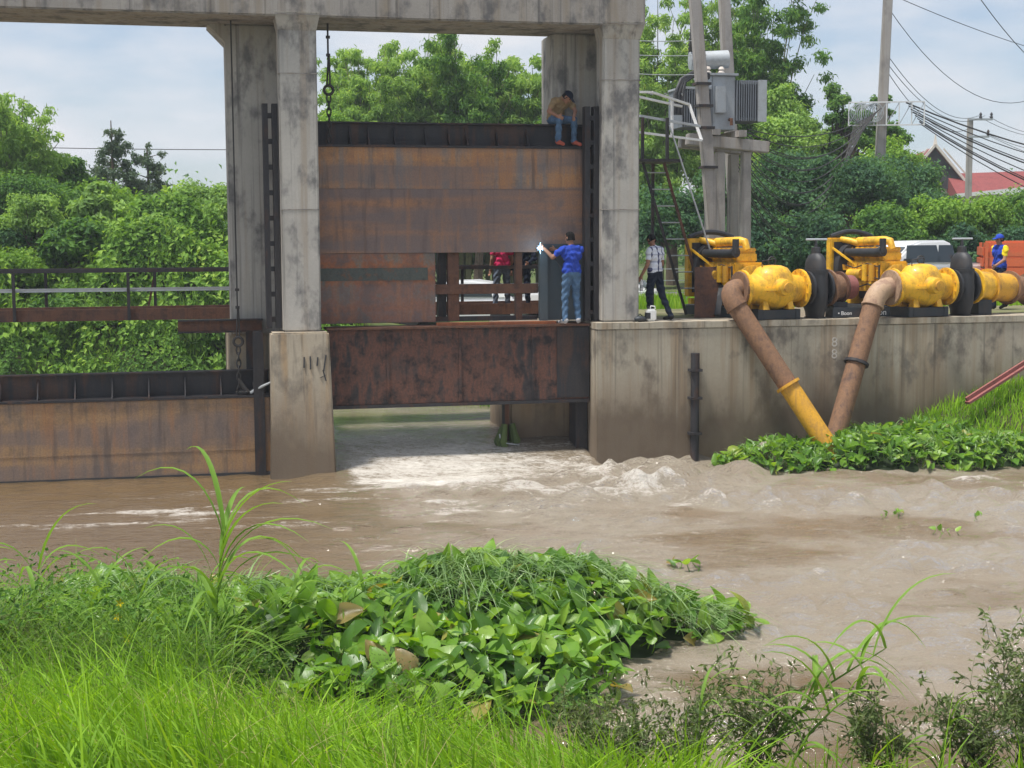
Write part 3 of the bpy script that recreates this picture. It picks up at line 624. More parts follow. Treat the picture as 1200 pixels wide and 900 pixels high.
# ------------------------------------------------------------------ pump sets
def copy_tree(o, parent=None):
    c = o.copy(); col.objects.link(c); c.parent = parent
    for ch in list(o.children): copy_tree(ch, c)
    return c
def flange(b, o, ax, r, t, n=24): b.lathe([(r, -t/2), (r, t/2)], o, ax, n)
def bolts(name, o, ax, r, parent, m, n=12):
    o, d = Vector(o), Vector(ax).normalized(); a = d.orthogonal().normalized(); c = d.cross(a); b = MB()
    for i in range(n):
        t = 2*math.pi*i/n; q = o + (a*math.cos(t) + c*math.sin(t))*r; b.tube([q - d*.055, q + d*.055], .02, 5)
    return b.build(name, m, parent)
def pump_unit(label, u, v):
    t = thing('pump_set', label, 'pump', u, v, DECK, rad(-80), 'yellow diesel pump sets on the retaining wall')
    Y_, K, S = M['yellow'], M['black'], M['skid']; zc = .60
    # skid frame
    b = MB(); b.box(-2.55, .32, -.50, -.38, .0, .2); b.box(-2.55, .32, .38, .50, .0, .2)
    for x in (-2.55, -1.5, -.5, .20): b.box(x, x + .12, -.378, .378, .01, .19)
    sk = b.build('skid', S, t, .008)
    # pump casing: swelling body along y with an upper volute dome, split flange, feet
    b = MB(); b.lathe([(.27, -.66), (.28, -.5), (.33, -.32), (.42, -.1), (.44, .05), (.40, .22), (.31, .40), (.28, .52), (.27, .66)], (0, 0, zc), (0, 1, 0), 26)
    cs = b.build('casing', Y_, t, smooth=True)
    b = MB(); n = 20
    prof = [(.46, .04), (.45, .16), (.40, .30), (.31, .42), (.19, .465), (.03, .48)]
    b2 = MB(); b2.lathe(prof, (0, 0, zc), (0, 0, 1), 22); b2.v = [(x*.92, y*1.02 + .02, z) for x, y, z in b2.v]; b2.build('upper_casing', Y_, cs, smooth=True)
    b2 = MB(); b2.lathe([(.52, -.025), (.52, .035)], (0, 0, zc), (0, 0, 1), 22); b2.v = [(x*.9, y*1.0 + .02, z) for x, y, z in b2.v]; b2.build('split_flange', Y_, cs, .006)
    b3 = MB()
    for i in range(18):
        q = i*math.pi/9; b3.tube([(.43*math.cos(q), .485*math.sin(q) + .02, zc - .045), (.43*math.cos(q), .485*math.sin(q) + .02, zc + .06)], .016, 6)
    b3.build('flange_bolts', M['pipe_yel'], cs)
    MB().lathe([(.25, -.44), (.25, -.1), (.23, .30), (.17, .42), (.16, .60), (.12, .62)], (0, 0, zc + .04), (1, 0, 0), 18).build('bearing_housing', Y_, cs, smooth=True)
    MB().lathe([(.10, .60), (.10, .66), (.06, .665)], (0, 0, zc + .04), (1, 0, 0), 14).build('bearing_cap', M['pipe_yel'], cs, smooth=True)
    for s in (-1, 1):
        b = MB(); flange(b, (0, s*.675, zc), (0, 1, 0), .39, .06); b.build('flange', Y_, t, .006, True)
        bolts('flange_bolts', (0, s*.675, zc), (0, 1, 0), .345, t, M['pipe_yel'])
    for x, y in ((.2, -.28), (.2, .3), (-.2, -.28), (-.2, .3)): MB().hull8([(x-.1, y-.07, .2), (x+.1, y-.07, .2), (x+.1, y+.07, .2), (x-.1, y+.07, .2)], [(x-.05, y-.05, .36), (x+.05, y-.05, .36), (x+.05, y+.05, .36), (x-.05, y+.05, .36)]).build('foot', Y_, t)
    MB().tube([(0, .02 + .09*math.cos(q), zc + .56 + .08*math.sin(q)) for q in np.linspace(0, 2*math.pi, 12)[:-1]], .014, 6, closed=True).build('lifting_eye', K, cs)
    MB().tube([(.06, -.25, zc + .38), (.06, -.25, zc + .56), (.06, .05, zc + .60), (.06, .05, zc + .48)], .012, 6).build('vent_pipe', K, cs)
    # coupling and flywheel
    MB().lathe([(.16, -.62), (.16, -.44)], (0, 0, zc + .04), (1, 0, 0), 14).build('coupling', K, t, smooth=True)
    MB().lathe([(.24, -.84), (.38, -.80), (.40, -.64), (.30, -.62)], (0, 0, zc + .07), (1, 0, 0), 24).build('flywheel_housing', Y_, t, .01, True)
    # engine block with details
    b = MB(); b.box(-2.0, -.83, -.36, .36, .42, .98); b.box(-1.95, -.88, -.24, .24, .975, 1.16); en = b.build('engine_block', Y_, t, .03)
    MB().box(-1.9, -.9, -.17, .17, .27, .458).build('oil_pan', K, en, .03)
    b = MB()
    for i in range(6): x = -1.95 + i*.185; b.box(x, x + .15, -.21, .21, 1.162, 1.24)
    b.build('cylinder_heads', Y_, en, .02)
    MB().tube([(-2.0, -.06, 1.34), (-1.1, -.06, 1.36), (-.95, -.02, 1.34), (-.9, 0, 1.2)], [.085, .085, .08, .07], 12).build('intake_pipe', Y_, en, smooth=True)
    MB().tube([(-2.0, -.36, 1.14), (-.95, -.36, 1.14), (-.74, -.36, 1.17)], [.075, .085, .10], 12).build('exhaust_manifold', K, en, smooth=True)
    MB().tube([(-.76, -.36, 1.14), (-.76, -.36, 1.40)], .07, 10).build('exhaust_stack', K, en, smooth=True)
    b = MB()
    for i in range(6): x = -1.9 + i*.18; b.tube([(x, -.2, 1.06), (x, -.36, 1.12)], .045, 8)
    b.build('exhaust_ports', Y_, en)
    MB().tube([(-1.8, -.44, .74), (-1.35, -.44, .74)], .09, 12).build('starter', Y_, en, smooth=True)
    MB().tube([(-1.25, -.43, .62), (-1.25, -.43, .92)], .07, 12).build('oil_filter', Y_, en, smooth=True)
    MB().tube([(-1.02, -.43, .62), (-1.02, -.43, .92)], .07, 12).build('oil_filter', M['pipe_yel'], en, smooth=True)
    b = MB(); b.box(-2.0, -.84, -.378, -.361, .56, .60); b.box(-2.0, -.84, -.378, -.361, .80, .83); b.build('side_rib', Y_, en)
    b = MB()
    for i in range(7): x = -1.95 + i*.17; b.box(x, x + .02, -.385, -.361, .44, .96)
    b.build('side_ribs', M['pipe_yel'], en)
    MB().tube([(-.72, -.47, .2), (-.72, -.47, 1.05)], .022, 7).build('stay_rod', K, t)
    MB().box(-1.0, -.84, -.4, .4, .2, .5).build('engine_mount', Y_, t, .01)
    MB().box(-1.95, -1.8, -.4, .4, .2, .5).build('engine_mount', Y_, t, .01)
    for k3, (y0, z0) in enumerate(((-.41, .68), (-.42, .90), (-.40, .52))): MB().tube([(-1.95, y0, z0), (-1.6, y0 - .03, z0 - .05), (-1.2, y0, z0 + .04), (-.86, y0 + .03, z0 - .02)], .012, 6).build('fuel_line', K, en)
    MB().box(-1.55, -1.25, .27, .42, .60, .9).build('control_panel', K, en, .01); MB().tube([(-1.9, .3, 1.02), (-1.3, .32, 1.2), (-.95, .2, 1.1)], .03, 8).build('hose', K, en, smooth=True)
    # radiator
    rd = MB(); rd.box(-2.45, -2.28, -.56, .56, .34, 1.44); ra = rd.build('radiator', Y_, t, .02)
    MB().box(-2.275, -2.262, -.48, .48, .42, 1.36).build('radiator_core', K, ra)
    MB().box(-2.47, -2.459, -.48, .48, .42, 1.36).build('radiator_core', K, ra)
    MB().lathe([(.50, -2.258), (.50, -2.08), (.46, -2.075)], (0, 0, .88), (1, 0, 0), 26).build('fan_shroud', K, ra, smooth=True)
    for i in range(6):
        q = i*math.pi/3; MB().hull8([(-2.06, .08*math.cos(q), .88 + .08*math.sin(q)), (-2.06, .42*math.cos(q - .12), .88 + .42*math.sin(q - .12)), (-2.03, .42*math.cos(q + .15), .88 + .42*math.sin(q + .15)), (-2.03, .1*math.cos(q + .4), .88 + .1*math.sin(q + .4))], [(-2.055, .08*math.cos(q), .88 + .08*math.sin(q)), (-2.055, .42*math.cos(q - .12), .88 + .42*math.sin(q - .12)), (-2.025, .42*math.cos(q + .15), .88 + .42*math.sin(q + .15)), (-2.025, .1*math.cos(q + .4), .88 + .1*math.sin(q + .4))]).build('fan_blade', M['pipe_yel'], ra)
    MB().tube([(-2.37, -.5 + i*.1, 1.46 + .10*math.sin(math.pi*i/10)) for i in range(11)], .05, 8).build('header_tank', K, ra, smooth=True)
    MB().tube([(-2.3, -.3, 1.38), (-2.1, -.25, 1.36), (-1.95, -.08, 1.30)], .06, 10).build('coolant_hose', Y_, t, smooth=True)
    MB().bar((-2.27, -.54, 1.22), (-1.7, -.33, .90), .05, .035).build('radiator_brace', Y_, t)
    MB().bar((-2.27, .54, 1.22), (-1.7, .3, .90), .05, .035).build('radiator_brace', Y_, t)
    for y in (-.5, .42): MB().box(-2.44, -2.30, y, y + .08, .2, .338).build('radiator_foot', Y_, t)
    for o_ in t.children:
        nm = o_.name.split('.')[0]
        if nm in ('engine_block', 'coolant_hose', 'radiator_brace'): o_.scale = (1, 1, 1.14)
        if nm == 'radiator': o_.scale = (1, 1.08, 1.12); o_.location.x = .02
    return t, sk
p1, sk1 = pump_unit('yellow diesel pump set next to the steel ladder and transformer', 3.14, .12)
p2, sk2 = pump_unit('yellow diesel pump set standing in front of the white pickup', 6.40, .12)
# lettering on the second skid (front face of the skid's long side)
def text_part(body, size, parent, m, loc, rot, name='lettering'):
    cu_ = bpy.data.curves.new(name, 'FONT'); cu_.body = body; cu_.size = size; cu_.extrude = .002
    o = bpy.data.objects.new(name, cu_); col.objects.link(o)
    dg = bpy.context.evaluated_depsgraph_get(); me = bpy.data.meshes.new_from_object(o.evaluated_get(dg)); bpy.data.objects.remove(o)
    q = link(name, me, None, parent); me.materials.clear(); me.materials.append(m); q.location = loc; q.rotation_euler = rot; return q
fp_ = thing('skid_board', 'dark blue name board with white lettering in front of the second pump engine', 'name board', 4.42, -.05, DECK)
fb = MB().box(0, 1.25, 0, .04, .01, .21).build('board', M['skid'], fp_, .005)
text_part('sprakon', .17, fb, M['white'], (.62, -.003, .05), (rad(90), 0, 0)); text_part('• Boon', .11, fb, M['white'], (.10, -.003, .06), (rad(90), 0, 0))

M['faded'] = paint('faded_white_paint', (.50, .47, .42), .8, (.25, .22, .18), .9, 14)
text_part('8', .27, rw, M['faded'], (3.82, -.2025, 2.22), (rad(90), 0, 0), 'painted_number'); text_part('8', .27, rw, M['faded'], (3.82, -.2025, 1.98), (rad(90), 0, 0), 'painted_number')
def pipe_seg(t, name, p, q, r, m, n=20): return MB().tube([p, q], r, n).build(name, m, t, smooth=True)
def coupling_ring(t, p, d, r, m, w=.06):
    b = MB(); flange(b, p, d, r, w); return b.build('flange', m, t, .004, True)
# discharge pipes: elbow at the pump, then down over the wall into the weeds
def discharge(label, start, dirn, end, split, m1, m2, mel, ring):
    s, d, e = Vector(start), Vector(dirn).normalized(), Vector(end)
    t = thing('discharge_pipe', label, 'pipe', e.x, e.y, e.z, 0, 'pump discharge pipes'); o = e.copy()
    bend = s + d*.36; dn = (e - bend).normalized(); pts = [s + d*.035]
    for i in range(9):
        q = i/8; a = s + d*(.06) ; c = bend; f = bend + dn*.40
        pts.append(a*(1-q)**2 + c*2*q*(1-q) + f*q*q)
    MB().tube([p - o for p in pts], .215, 20).build('elbow', mel, t, smooth=True)
    coupling_ring(t, s + d*.045 - o, d, .36, mel, .06)
    k0 = bend + dn*.40; k1 = k0.lerp(e, split)
    pipe_seg(t, 'pipe_length', k0 - o, k1 - dn*.03 - o, .195, m1); coupling_ring(t, k1 - o, dn, .25, ring, .06)
    pipe_seg(t, 'pipe_length', k1 + dn*.03 - o, e - o, .195, m2)
    coupling_ring(t, k0 - o, dn, .232, mel, .04)
    return t
fd = Vector((-math.sin(rad(80)), -math.cos(rad(80)), 0))
s1 = Vector((3.14, .12, DECK + .60)) + fd*.68; s2 = Vector((6.40, .12, DECK + .60)) + fd*.68
discharge('rusty discharge pipe with a yellow end running down into the weeds', s1, fd, (3.92, -1.35, .12), .52, M['pipe'], M['pipe_yel'], M['pipe'], M['pipe_yel'])
discharge('brown rusty discharge pipe with elbow coloured pale as a highlight, leaning against the wall', s2, fd, (4.15, -.75, .35), .42, M['pipe'], M['pipe'], M['pipe_highlit'], M['steel_dark'])

# suction side: valve and pipe
def valve(label, u, v):
    t = thing('gate_valve', label, 'valve', u, v, DECK, rad(-80) , 'black gate valves beside the pumps'); K = M['black']
    MB().lathe([(.26, 0), (.28, .12), (.33, .22), (.36, .55), (.34, .82), (.34, .9)], (0, 0, 0), (0, 0, 1), 22).build('body', K, t, smooth=True)
    MB().lathe([(.35, .90), (.35, .97)], (0, 0, 0), (0, 0, 1), 22).build('bonnet_flange', K, t, .006, True)
    MB().lathe([(.30, .972), (.28, 1.16), (.20, 1.26), (.13, 1.30), (.12, 1.42), (.05, 1.43), (.035, 1.56)], (0, 0, 0), (0, 0, 1), 18).build('bonnet', K, t, smooth=True)
    MB().tube([(-.06, -.2, 1.58), (.06, .22, 1.58)], .022, 7).build('handle', M['galv'], t)
    for s in (-1, 1): b = MB(); flange(b, (0, s*.40, .6), (0, 1, 0), .35, .10); b.build('flange', K, t, .006, True)
    MB().box(-.25, .25, -.16, .16, -.02, .01).build('base', M['skid'], t)
    for o_ in t.children: o_.scale = (1, .55, 1) if o_.name.split('.')[0] != 'handle' else (1, 1, 1)
    return t
def dirp(u, v, y, x=0): # point along the pump's flange axis
    return Vector((u, v, DECK + .60)) - fd*y
for (pu, lab, k2) in ((3.14, 'black gate valve between the two yellow pumps', 0), (6.40, 'black gate valve beside the man in the yellow-sleeved vest', 1)):
    vp = dirp(pu, .12, 1.06); valve(lab, vp.x, vp.y)
    c = dirp(pu, .12, 1.33); e = c + Vector((.95, .35, -.04)) if k2 else c + Vector((.64, .22, 0))
    st_ = thing('suction_pipe', ['rusty suction pipe stub with pink end behind the name board', 'rusty suction pipe with wide flange running along the wall top'][k2], 'pipe', c.x, c.y, DECK, 0, 'suction pipes'); o = Vector((c.x, c.y, DECK))
    dd = (e - c).normalized()
    coupling_ring(st_, c - o, dd, .38, M['yellow'] if k2 else M['pipe'])
    if k2:
        m_ = c + dd*.5; pipe_seg(st_, 'pipe_length', c - o, m_ - o, .31, M['yellow']); coupling_ring(st_, m_ - o, dd, .37, M['pipe_yel'])
        far = Vector((12.2, 2.0, DECK + .30)); m2_ = m_.lerp(far, .16); m3_ = m_.lerp(far, .32)
        pipe_seg(st_, 'pipe_length', m_ - o, m2_ - o, .30, M['pipe_yel']); pipe_seg(st_, 'pipe_length', m2_ - o, far - o, .26, M['pipe']); coupling_ring(st_, m3_ - o, (far - m_).normalized(), .36, M['pipe']); 
        coupling_ring(st_, m2_ - o, (far - m_).normalized(), .36, M['pipe'])
    else:
        m_ = c.lerp(e, .5); pipe_seg(st_, 'pipe_length', c - o, m_ - o, .27, M['pipe']); coupling_ring(st_, m_ - o, dd, .33, M['steel_rust']); pipe_seg(st_, 'pipe_length', m_ - o, e - o, .25, M['pipe_pink'])
    MB().box(.1, .4, -.15, .25, -.02, .31).build('pipe_support', M['skid'], st_)
# leaning rusty plate by the first pump and the black bar on it
pl = thing('leaning_plate', 'brown rusty steel sheet leaning beside the ladder and pump', 'steel sheet', 2.1, .9, DECK)
MB().hull8([(-.28, 0, 0), (.16, 0, 0), (.16, .03, 0), (-.28, .03, 0)], [(-.06, .62, 1.02), (.52, .62, 1.02), (.52, .65, 1.02), (-.06, .65, 1.02)]).build('sheet', M['steel_rust'], pl)
MB().bar((.20, -.02, 0.05), (.57, .58, .92), .12, .05).build('edge_bar', M['black'], pl)
rb = thing('red_steel_beam', 'long reddish steel channel lying on the grassy bank against the wall', 'steel beam', 6.9, -1.0, 1.15)
MB().bar((0, 0, -.06), (2.6, .66, 1.10), .13, .05).build('flange', M['pipe_pink'], rb); MB().bar((0, .03, -.01), (2.6, .69, 1.15), .05, .12).build('web', M['pipe_pink'], rb)

# ------------------------------------------------------------------ ladder and platform beside the column
t7 = (1.9, 2.2, DECK)
ld = thing('steel_ladder', 'thin rusty steel ladder with a small landing beside the concrete column', 'ladder', *t7)
l0, l1 = Vector((1.12, 2.2, 5.98)), Vector((2.10, 2.2, DECK)); r0, r1 = Vector((1.58, 2.2, 5.98)), Vector((2.56, 2.2, DECK))
part(ld, t7, 'stringer', M['steel_dark'], lambda b: b.bar(l1, l0, .055, .05)); part(ld, t7, 'stringer', M['steel_rust'], lambda b: b.bar(r1, r0, .06, .05))
for i in range(9):
    f = (i + .6)/9.2; part(ld, t7, 'rung', M['galv'], lambda b: b.tube([l1.lerp(l0, f) + Vector((.02, 0, 0)), r1.lerp(r0, f) - Vector((.02, 0, 0))], .014, 6))
part(ld, t7, 'landing', M['steel_dark'], lambda b: b.box(.98, 1.95, 2.0, 3.0, 5.99, 6.05))
for x in (1.06, 1.60): part(ld, t7, 'landing_post', M['steel_dark'], lambda b: b.box(x - .03, x + .03, 2.02, 2.08, 6.052, 6.90))
part(ld, t7, 'landing_rail', M['galv'], lambda b: b.bar((1.0, 2.05, 6.93), (2.4, 2.25, 6.75), .05))
part(ld, t7, 'leg', M['steel_dark'], lambda b: b.box(1.02, 1.09, 2.9, 2.97, DECK, 5.988)); part(ld, t7, 'leg', M['steel_dark'], lambda b: b.box(1.55, 1.61, 2.9, 2.96, DECK, 5.988))
part(ld, t7, 'handrail', M['galv'], lambda b: b.tube([(1.63, 2.0, 6.74), (2.72, 1.95, 3.62)], .019, 8))
part(ld, t7, 'handrail_post', M['steel_rust'], lambda b: b.box(2.50, 2.56, 1.93, 1.99, DECK, 4.15))
t8 = (1.6, 4, 7)
pf = thing('service_cage', 'white pipe service cage projecting beside the transformer', 'cage', *t8)
def cage(*segs):
    for p, q in segs: part(pf, t8, 'pipe', M['white'], lambda b: b.bar(p, q, .05))
c0, c1, c2, c3 = (.6, 4, 7.62), (1.9, 4, 7.62), (3.1, 4.9, 7.45), (1.5, 4.9, 7.68)
cage((c0, c1), (c1, c2), (c0, (.6, 4, 6.85)), ((.6, 4, 6.85), (3.3, 4.6, 6.62)), ((2.55, 4.5, 7.50), (2.55, 4.5, 6.70)), (c3, (3.1, 5.4, 7.45)), (c0, c3), ((3.1, 4.9, 7.45), (3.3, 4.6, 6.62)))
for i in range(5): part(pf, t8, 'wire', M['galv'], lambda b: b.bar((1.0 + i*.4, 4.0, 7.60), (1.5 + i*.36, 4.9, 7.66), .02))

# ------------------------------------------------------------------ transformer on its post platform
t9 = (4.9, 7, DECK - .2)
tp = thing('transformer_platform', 'concrete post platform carrying the grey transformer', 'platform', *t9)
for (x, y) in ((4.62, 6.9), (5.30, 6.9), (4.75, 7.9), (5.36, 7.9)): part(tp, t9, 'post', M['pole'], lambda b: b.hull8([(x - .14, y - .12, DECK - .3), (x + .14, y - .12, DECK - .3), (x + .14, y + .12, DECK - .3), (x - .14, y + .12, DECK - .3)], [(x - .11, y - .10, 6.50), (x + .11, y - .10, 6.50), (x + .11, y + .10, 6.50), (x - .11, y + .10, 6.50)]), .02)
part(tp, t9, 'cross_beam', M['pole'], lambda b: b.bar((3.75, 6.85, 6.80), (5.85, 6.85, 6.62), .30, .28), .02); part(tp, t9, 'cross_beam', M['pole'], lambda b: b.bar((3.95, 7.95, 6.80), (5.85, 7.95, 6.62), .30, .28), .02)
part(tp, t9, 'bearer', M['pole'], lambda b: b.bar((4.42, 6.6, 6.97), (4.42, 8.3, 6.97), .2, .14)); part(tp, t9, 'bearer', M['pole'], lambda b: b.bar((5.1, 6.6, 6.94), (5.1, 8.3, 6.94), .2, .16))
tz = (4.75, 7.4, 7.05)
tf = thing('transformer', 'grey oil transformer with finned radiators and a horizontal drum on top', 'transformer', *tz)
part(tf, tz, 'tank', M['grey'], lambda b: b.box(4.44, 5.05, 7.0, 8.1, 7.05, 8.36), .02)
part(tf, tz, 'tank_lid', M['grey'], lambda b: b.box(4.38, 5.11, 6.94, 8.16, 8.362, 8.42), .008)
def fins(u0, u1, z0, z1, m):
    b = MB(); n = 13
    for i in range(n): x = u0 + (u1 - u0)*i/(n-1); b.box(x - .013, x + .013, 6.95, 7.95, z0, z1)
    for z in (z0 + .02, z1 - .09): b.box(u0, u1, 7.0, 7.9, z, z + .07)
    return b
fins(5.08, 5.80, 7.27, 8.26, 0).build('radiator', M['greydark'], tf, off=tz); fins(3.66, 4.40, 7.10, 8.02, 0).build('radiator', M['greydark'], tf, off=tz)
part(tf, tz, 'radiator_cover', M['galv'], lambda b: b.box(5.62, 5.84, 6.90, 6.945, 7.25, 8.27), .008); part(tf, tz, 'radiator_cover', M['galv'], lambda b: b.box(3.62, 4.42, 6.95, 7.95, 8.022, 8.08), .01)
b = MB(); b.lathe([(.02, -.5), (.22, -.48), (.22, .48), (.02, .5)], (4.5, 7.4, 8.78), (1, -.12, .05), 20); b.build('conservator', M['galv'], tf, smooth=True, off=tz)
for x in (4.4, 4.75): part(tf, tz, 'bushing', M['cream'], lambda b: b.lathe([(.07, 8.42), (.09, 8.46), (.05, 8.50), (.08, 8.54), (.045, 8.6)], (x, 7.2, 0), (0, 0, 1), 12), smooth=True)
part(tf, tz, 'control_box', M['grey'], lambda b: b.box(4.52, 4.76, 6.86, 6.998, 7.45, 8.1), .01)
part(tf, tz, 'drain_valve', M['steel_rust'], lambda b: b.tube([(4.9, 6.99, 7.3), (4.9, 6.86, 7.3), (4.9, 6.86, 7.15)], .04, 8))
for k2, dx in enumerate((0, .09, .18)):
    cbx = thing('transformer_cable', 'thick black cable arching down the left side of the transformer', 'cable', 3.55, 6.5, 7.0, 0, 'black cables arching off the transformer')
    b = MB(); b.tube([(4.35, 7.0 , 8.38 - dx*.4), (3.9, 6.8, 8.42 - dx*.5), (3.5 + dx*.5, 6.6, 8.20 - dx*.3), (3.32 + dx, 6.5, 7.85), (3.30 + dx, 6.5, 7.35)], .05, 8); b.build('cable', M['black'], cbx, smooth=True, off=(3.55, 6.5, 7.0))

def pole(name, label, base, top, w0, w1, world=False):
    t = thing(name, label, 'utility pole', base[0], base[1], base[2], 0, world=world)
    d = Vector(top) - Vector(base); b = MB()
    b.hull8([(-w0, -w0*.8, 0), (w0, -w0*.8, 0), (w0, w0*.8, 0), (-w0, w0*.8, 0)], [(d.x - w1, d.y - w1*.8, d.z), (d.x + w1, d.y - w1*.8, d.z), (d.x + w1, d.y + w1*.8, d.z), (d.x - w1, d.y + w1*.8, d.z)])
    b.build('shaft', M['pole'], t, .02); return t
po = pole('utility_pole', 'square concrete pole leaning in front of the transformer', (3.95, 5, DECK - .3), (3.12, 5, 11.2), .15, .12)
for z in (6.0, 6.9, 7.4, 7.9): 
    f = (z - DECK + .3)/8.72; MB().box(-.83*f - .18, -.83*f + .18, -.165, .165, z - DECK + .3, z - DECK + .36).build('band', M['steel_dark'], po)
po2 = pole('utility_pole', 'upright concrete pole standing just behind the transformer', (5.98, 8.9, DECK - .3), (5.40, 8.9, 11.5), .17, .13)
xa = thing('pole_crossarm', 'dark crossarm with insulators and fuses between the two transformer poles', 'crossarm', 3.7, 7, 9.0)
MB().bar((-.25, -1.4, .25), (.75, 1.6, .05), .12).build('arm', M['steel_dark'], xa)
for i in range(5):
    p = Vector((-.25, -1.4, .25)).lerp(Vector((.75, 1.6, .05)), .1 + .2*i)
    MB().lathe([(.05, .06), (.08, .10), (.04, .15), (.08, .19), (.04, .25), (.03, .3)], p, (0, 0, 1), 10).build('insulator', M['steel_dark'], xa, smooth=True)
MB().tube([(.1, -.2, .3), (.15, 0, 1.5)], .012, 5).build('drop_wire', M['rope'], xa); MB().tube([(.5, .5, .3), (.45, .6, 1.6)], .012, 5).build('drop_wire', M['rope'], xa)
MB().tube([(.75, 1.5, .1), (1.0, 1.5, -.4), (1.15, 1.4, -1.0)], .02, 5).build('drop_wire', M['rope'], xa); MB().tube([(.6, 1.3, .1), (.95, 1.4, -.5), (1.1, 1.4, -1.0)], .02, 5).build('drop_wire', M['rope'], xa)

# far pole with cable rack
fp = pole('utility_pole', 'tall grey concrete pole with a wire cable rack above the dark trees', (12.95, 52, 2.3), (13.3, 52, 14.2), .18, .145, True)
rk = thing('cable_rack', 'white wire cable rack crossing the tall pole, black cables hung along it', 'cable rack', 13.2, 51.75, 8.3, 0, world=True)
for z in (.02, .82): MB().bar((-1.3, 0, z), (1.36, 0, z + .02), .045).build('rail', M['white'], rk)
for i in range(7): x = -1.3 + i*.443; MB().bar((x, 0, .02), (x, 0, .84), .035).build('upright', M['white'], rk)
for i in range(6): x = -1.3 + i*.443; MB().bar((x, 0, .04), (x + .443, 0, .82), .025).build('diagonal', M['galv'], rk)
b = MB()
for i in range(9): 
    cx, cz, r_ = -1.0 + .07*i, .42 + .03*math.sin(i), .32
    b.tube([(cx + r_*math.cos(q), -.08 - .01*i, cz + r_*1.05*math.sin(q)) for q in np.linspace(0, 6.28, 16)[:-1]], .016, 4, closed=True)
b.build('cable_coil', M['galv'], rk)
# far crossarm poles
def cross_pole(x, y, zb, zt, s, label):
    t = pole('utility_pole', label, (x, y, zb), (x, y, zt), .17*s, .13*s, True)
    H = zt - zb
    for z, wd in ((H - .05, 1.1), (H - .92, .95)):
        MB().bar((-.1, -.1, z), (wd*s, -.1, z), .10).build('crossarm', M['galv'], t)
        for q in (.45, .95) if z > H - .5 else (.95,): MB().lathe([(.05, .05), (.09, .1), (.05, .2), (.08, .25), (.03, .35)], (wd*s*q, -.1, z), (0, 0, 1), 8).build('insulator', M['steel_dark'], t, smooth=True)
    return t
cross_pole(23.45, 75, 2.5, 10.4, 1, 'far pole with two short crossarms standing above the red roof')
cross_pole(17.6, 70, 2.5, 9.55, .75, 'smaller far pole with crossarm beside the dark temple gable')
# overhead wires
def wire(label, p, q, sag, r=.016, grp=None, m='rope', n=22, name='overhead_wire'):
    p, q = Vector(p), Vector(q); o = bpy.data.objects
    pts = [p.lerp(q, i/n) - Vector((0, 0, sag*4*(i/n)*(1-i/n))) for i in range(n+1)]
    b = MB(); b.tube(pts, r, 5); ob = b.build(name, M[m]); tag(ob, label, 'cable', grp); return ob
for i in range(8):
    wire('thick black telecom cable sagging from the wire rack past the far poles', (13.9 + .08*i, 51.7, 9.1 - .11*i), (38 + i*.3, 62 + i*.4, 8.9 - .35*i), 2.0 + .14*i + .1*(i % 3), .018 if i % 3 else .028, 'telecom cables from the rack')
for i in range(17):
    wire('black telecom cable sagging between the transformer and the wire rack', W(5.8, 8.0 + .05*i, 7.15 - .07*i), (13.0 - .06*i, 51.6, 8.9 - .04*i), .5 + .15*i + .3*((i*7) % 5)/5, .015, 'telecom cables behind the transformer')
sky_wires = [((13.25, 52, 12.45), (27.5, 70, 13.2), 2.9), ((10.4, 38, 13.0), (25.5, 62, 10.4), 1.6), ((12.2, 38, 13.4), (26.5, 62, 10.3), 1.3), ((13.2, 52, 10.9), (23.9, 75, 10.55), .9), ((13.2, 52, 10.6), (24.2, 75, 10.55), 1.0), ((13.2, 52, 10.35), (23.6, 75, 10.0), 1.0), ((13.3, 52, 12.9), (33, 75, 12.6), .5), ((24.4, 75, 10.5), (42, 95, 16), 2.6), ((23.9, 75, 10.5), (42, 95, 15), 2.4), ((24.3, 75, 9.6), (42, 95, 8.6), .8), ((24.4, 75, 9.6), (42, 95, 12.2), 1.6)]
for p, q, s in sky_wires: wire('thin bare power line curving across the open sky', p, q, s, .013, 'thin power lines in the sky')
wire('single thin wire crossing the open sky left of the concrete portal', (-40, 70, 9.6), (4, 70, 8.9), .5, .02)
for i, z in enumerate((8.3, 8.75, 9.1)): wire('thin pale wire behind the right column leading to the transformer', W(.4, 5 + i*.3, z - .05), W(4.0, 6.2, z), .08, .01, 'thin wires to the transformer', 'galv')

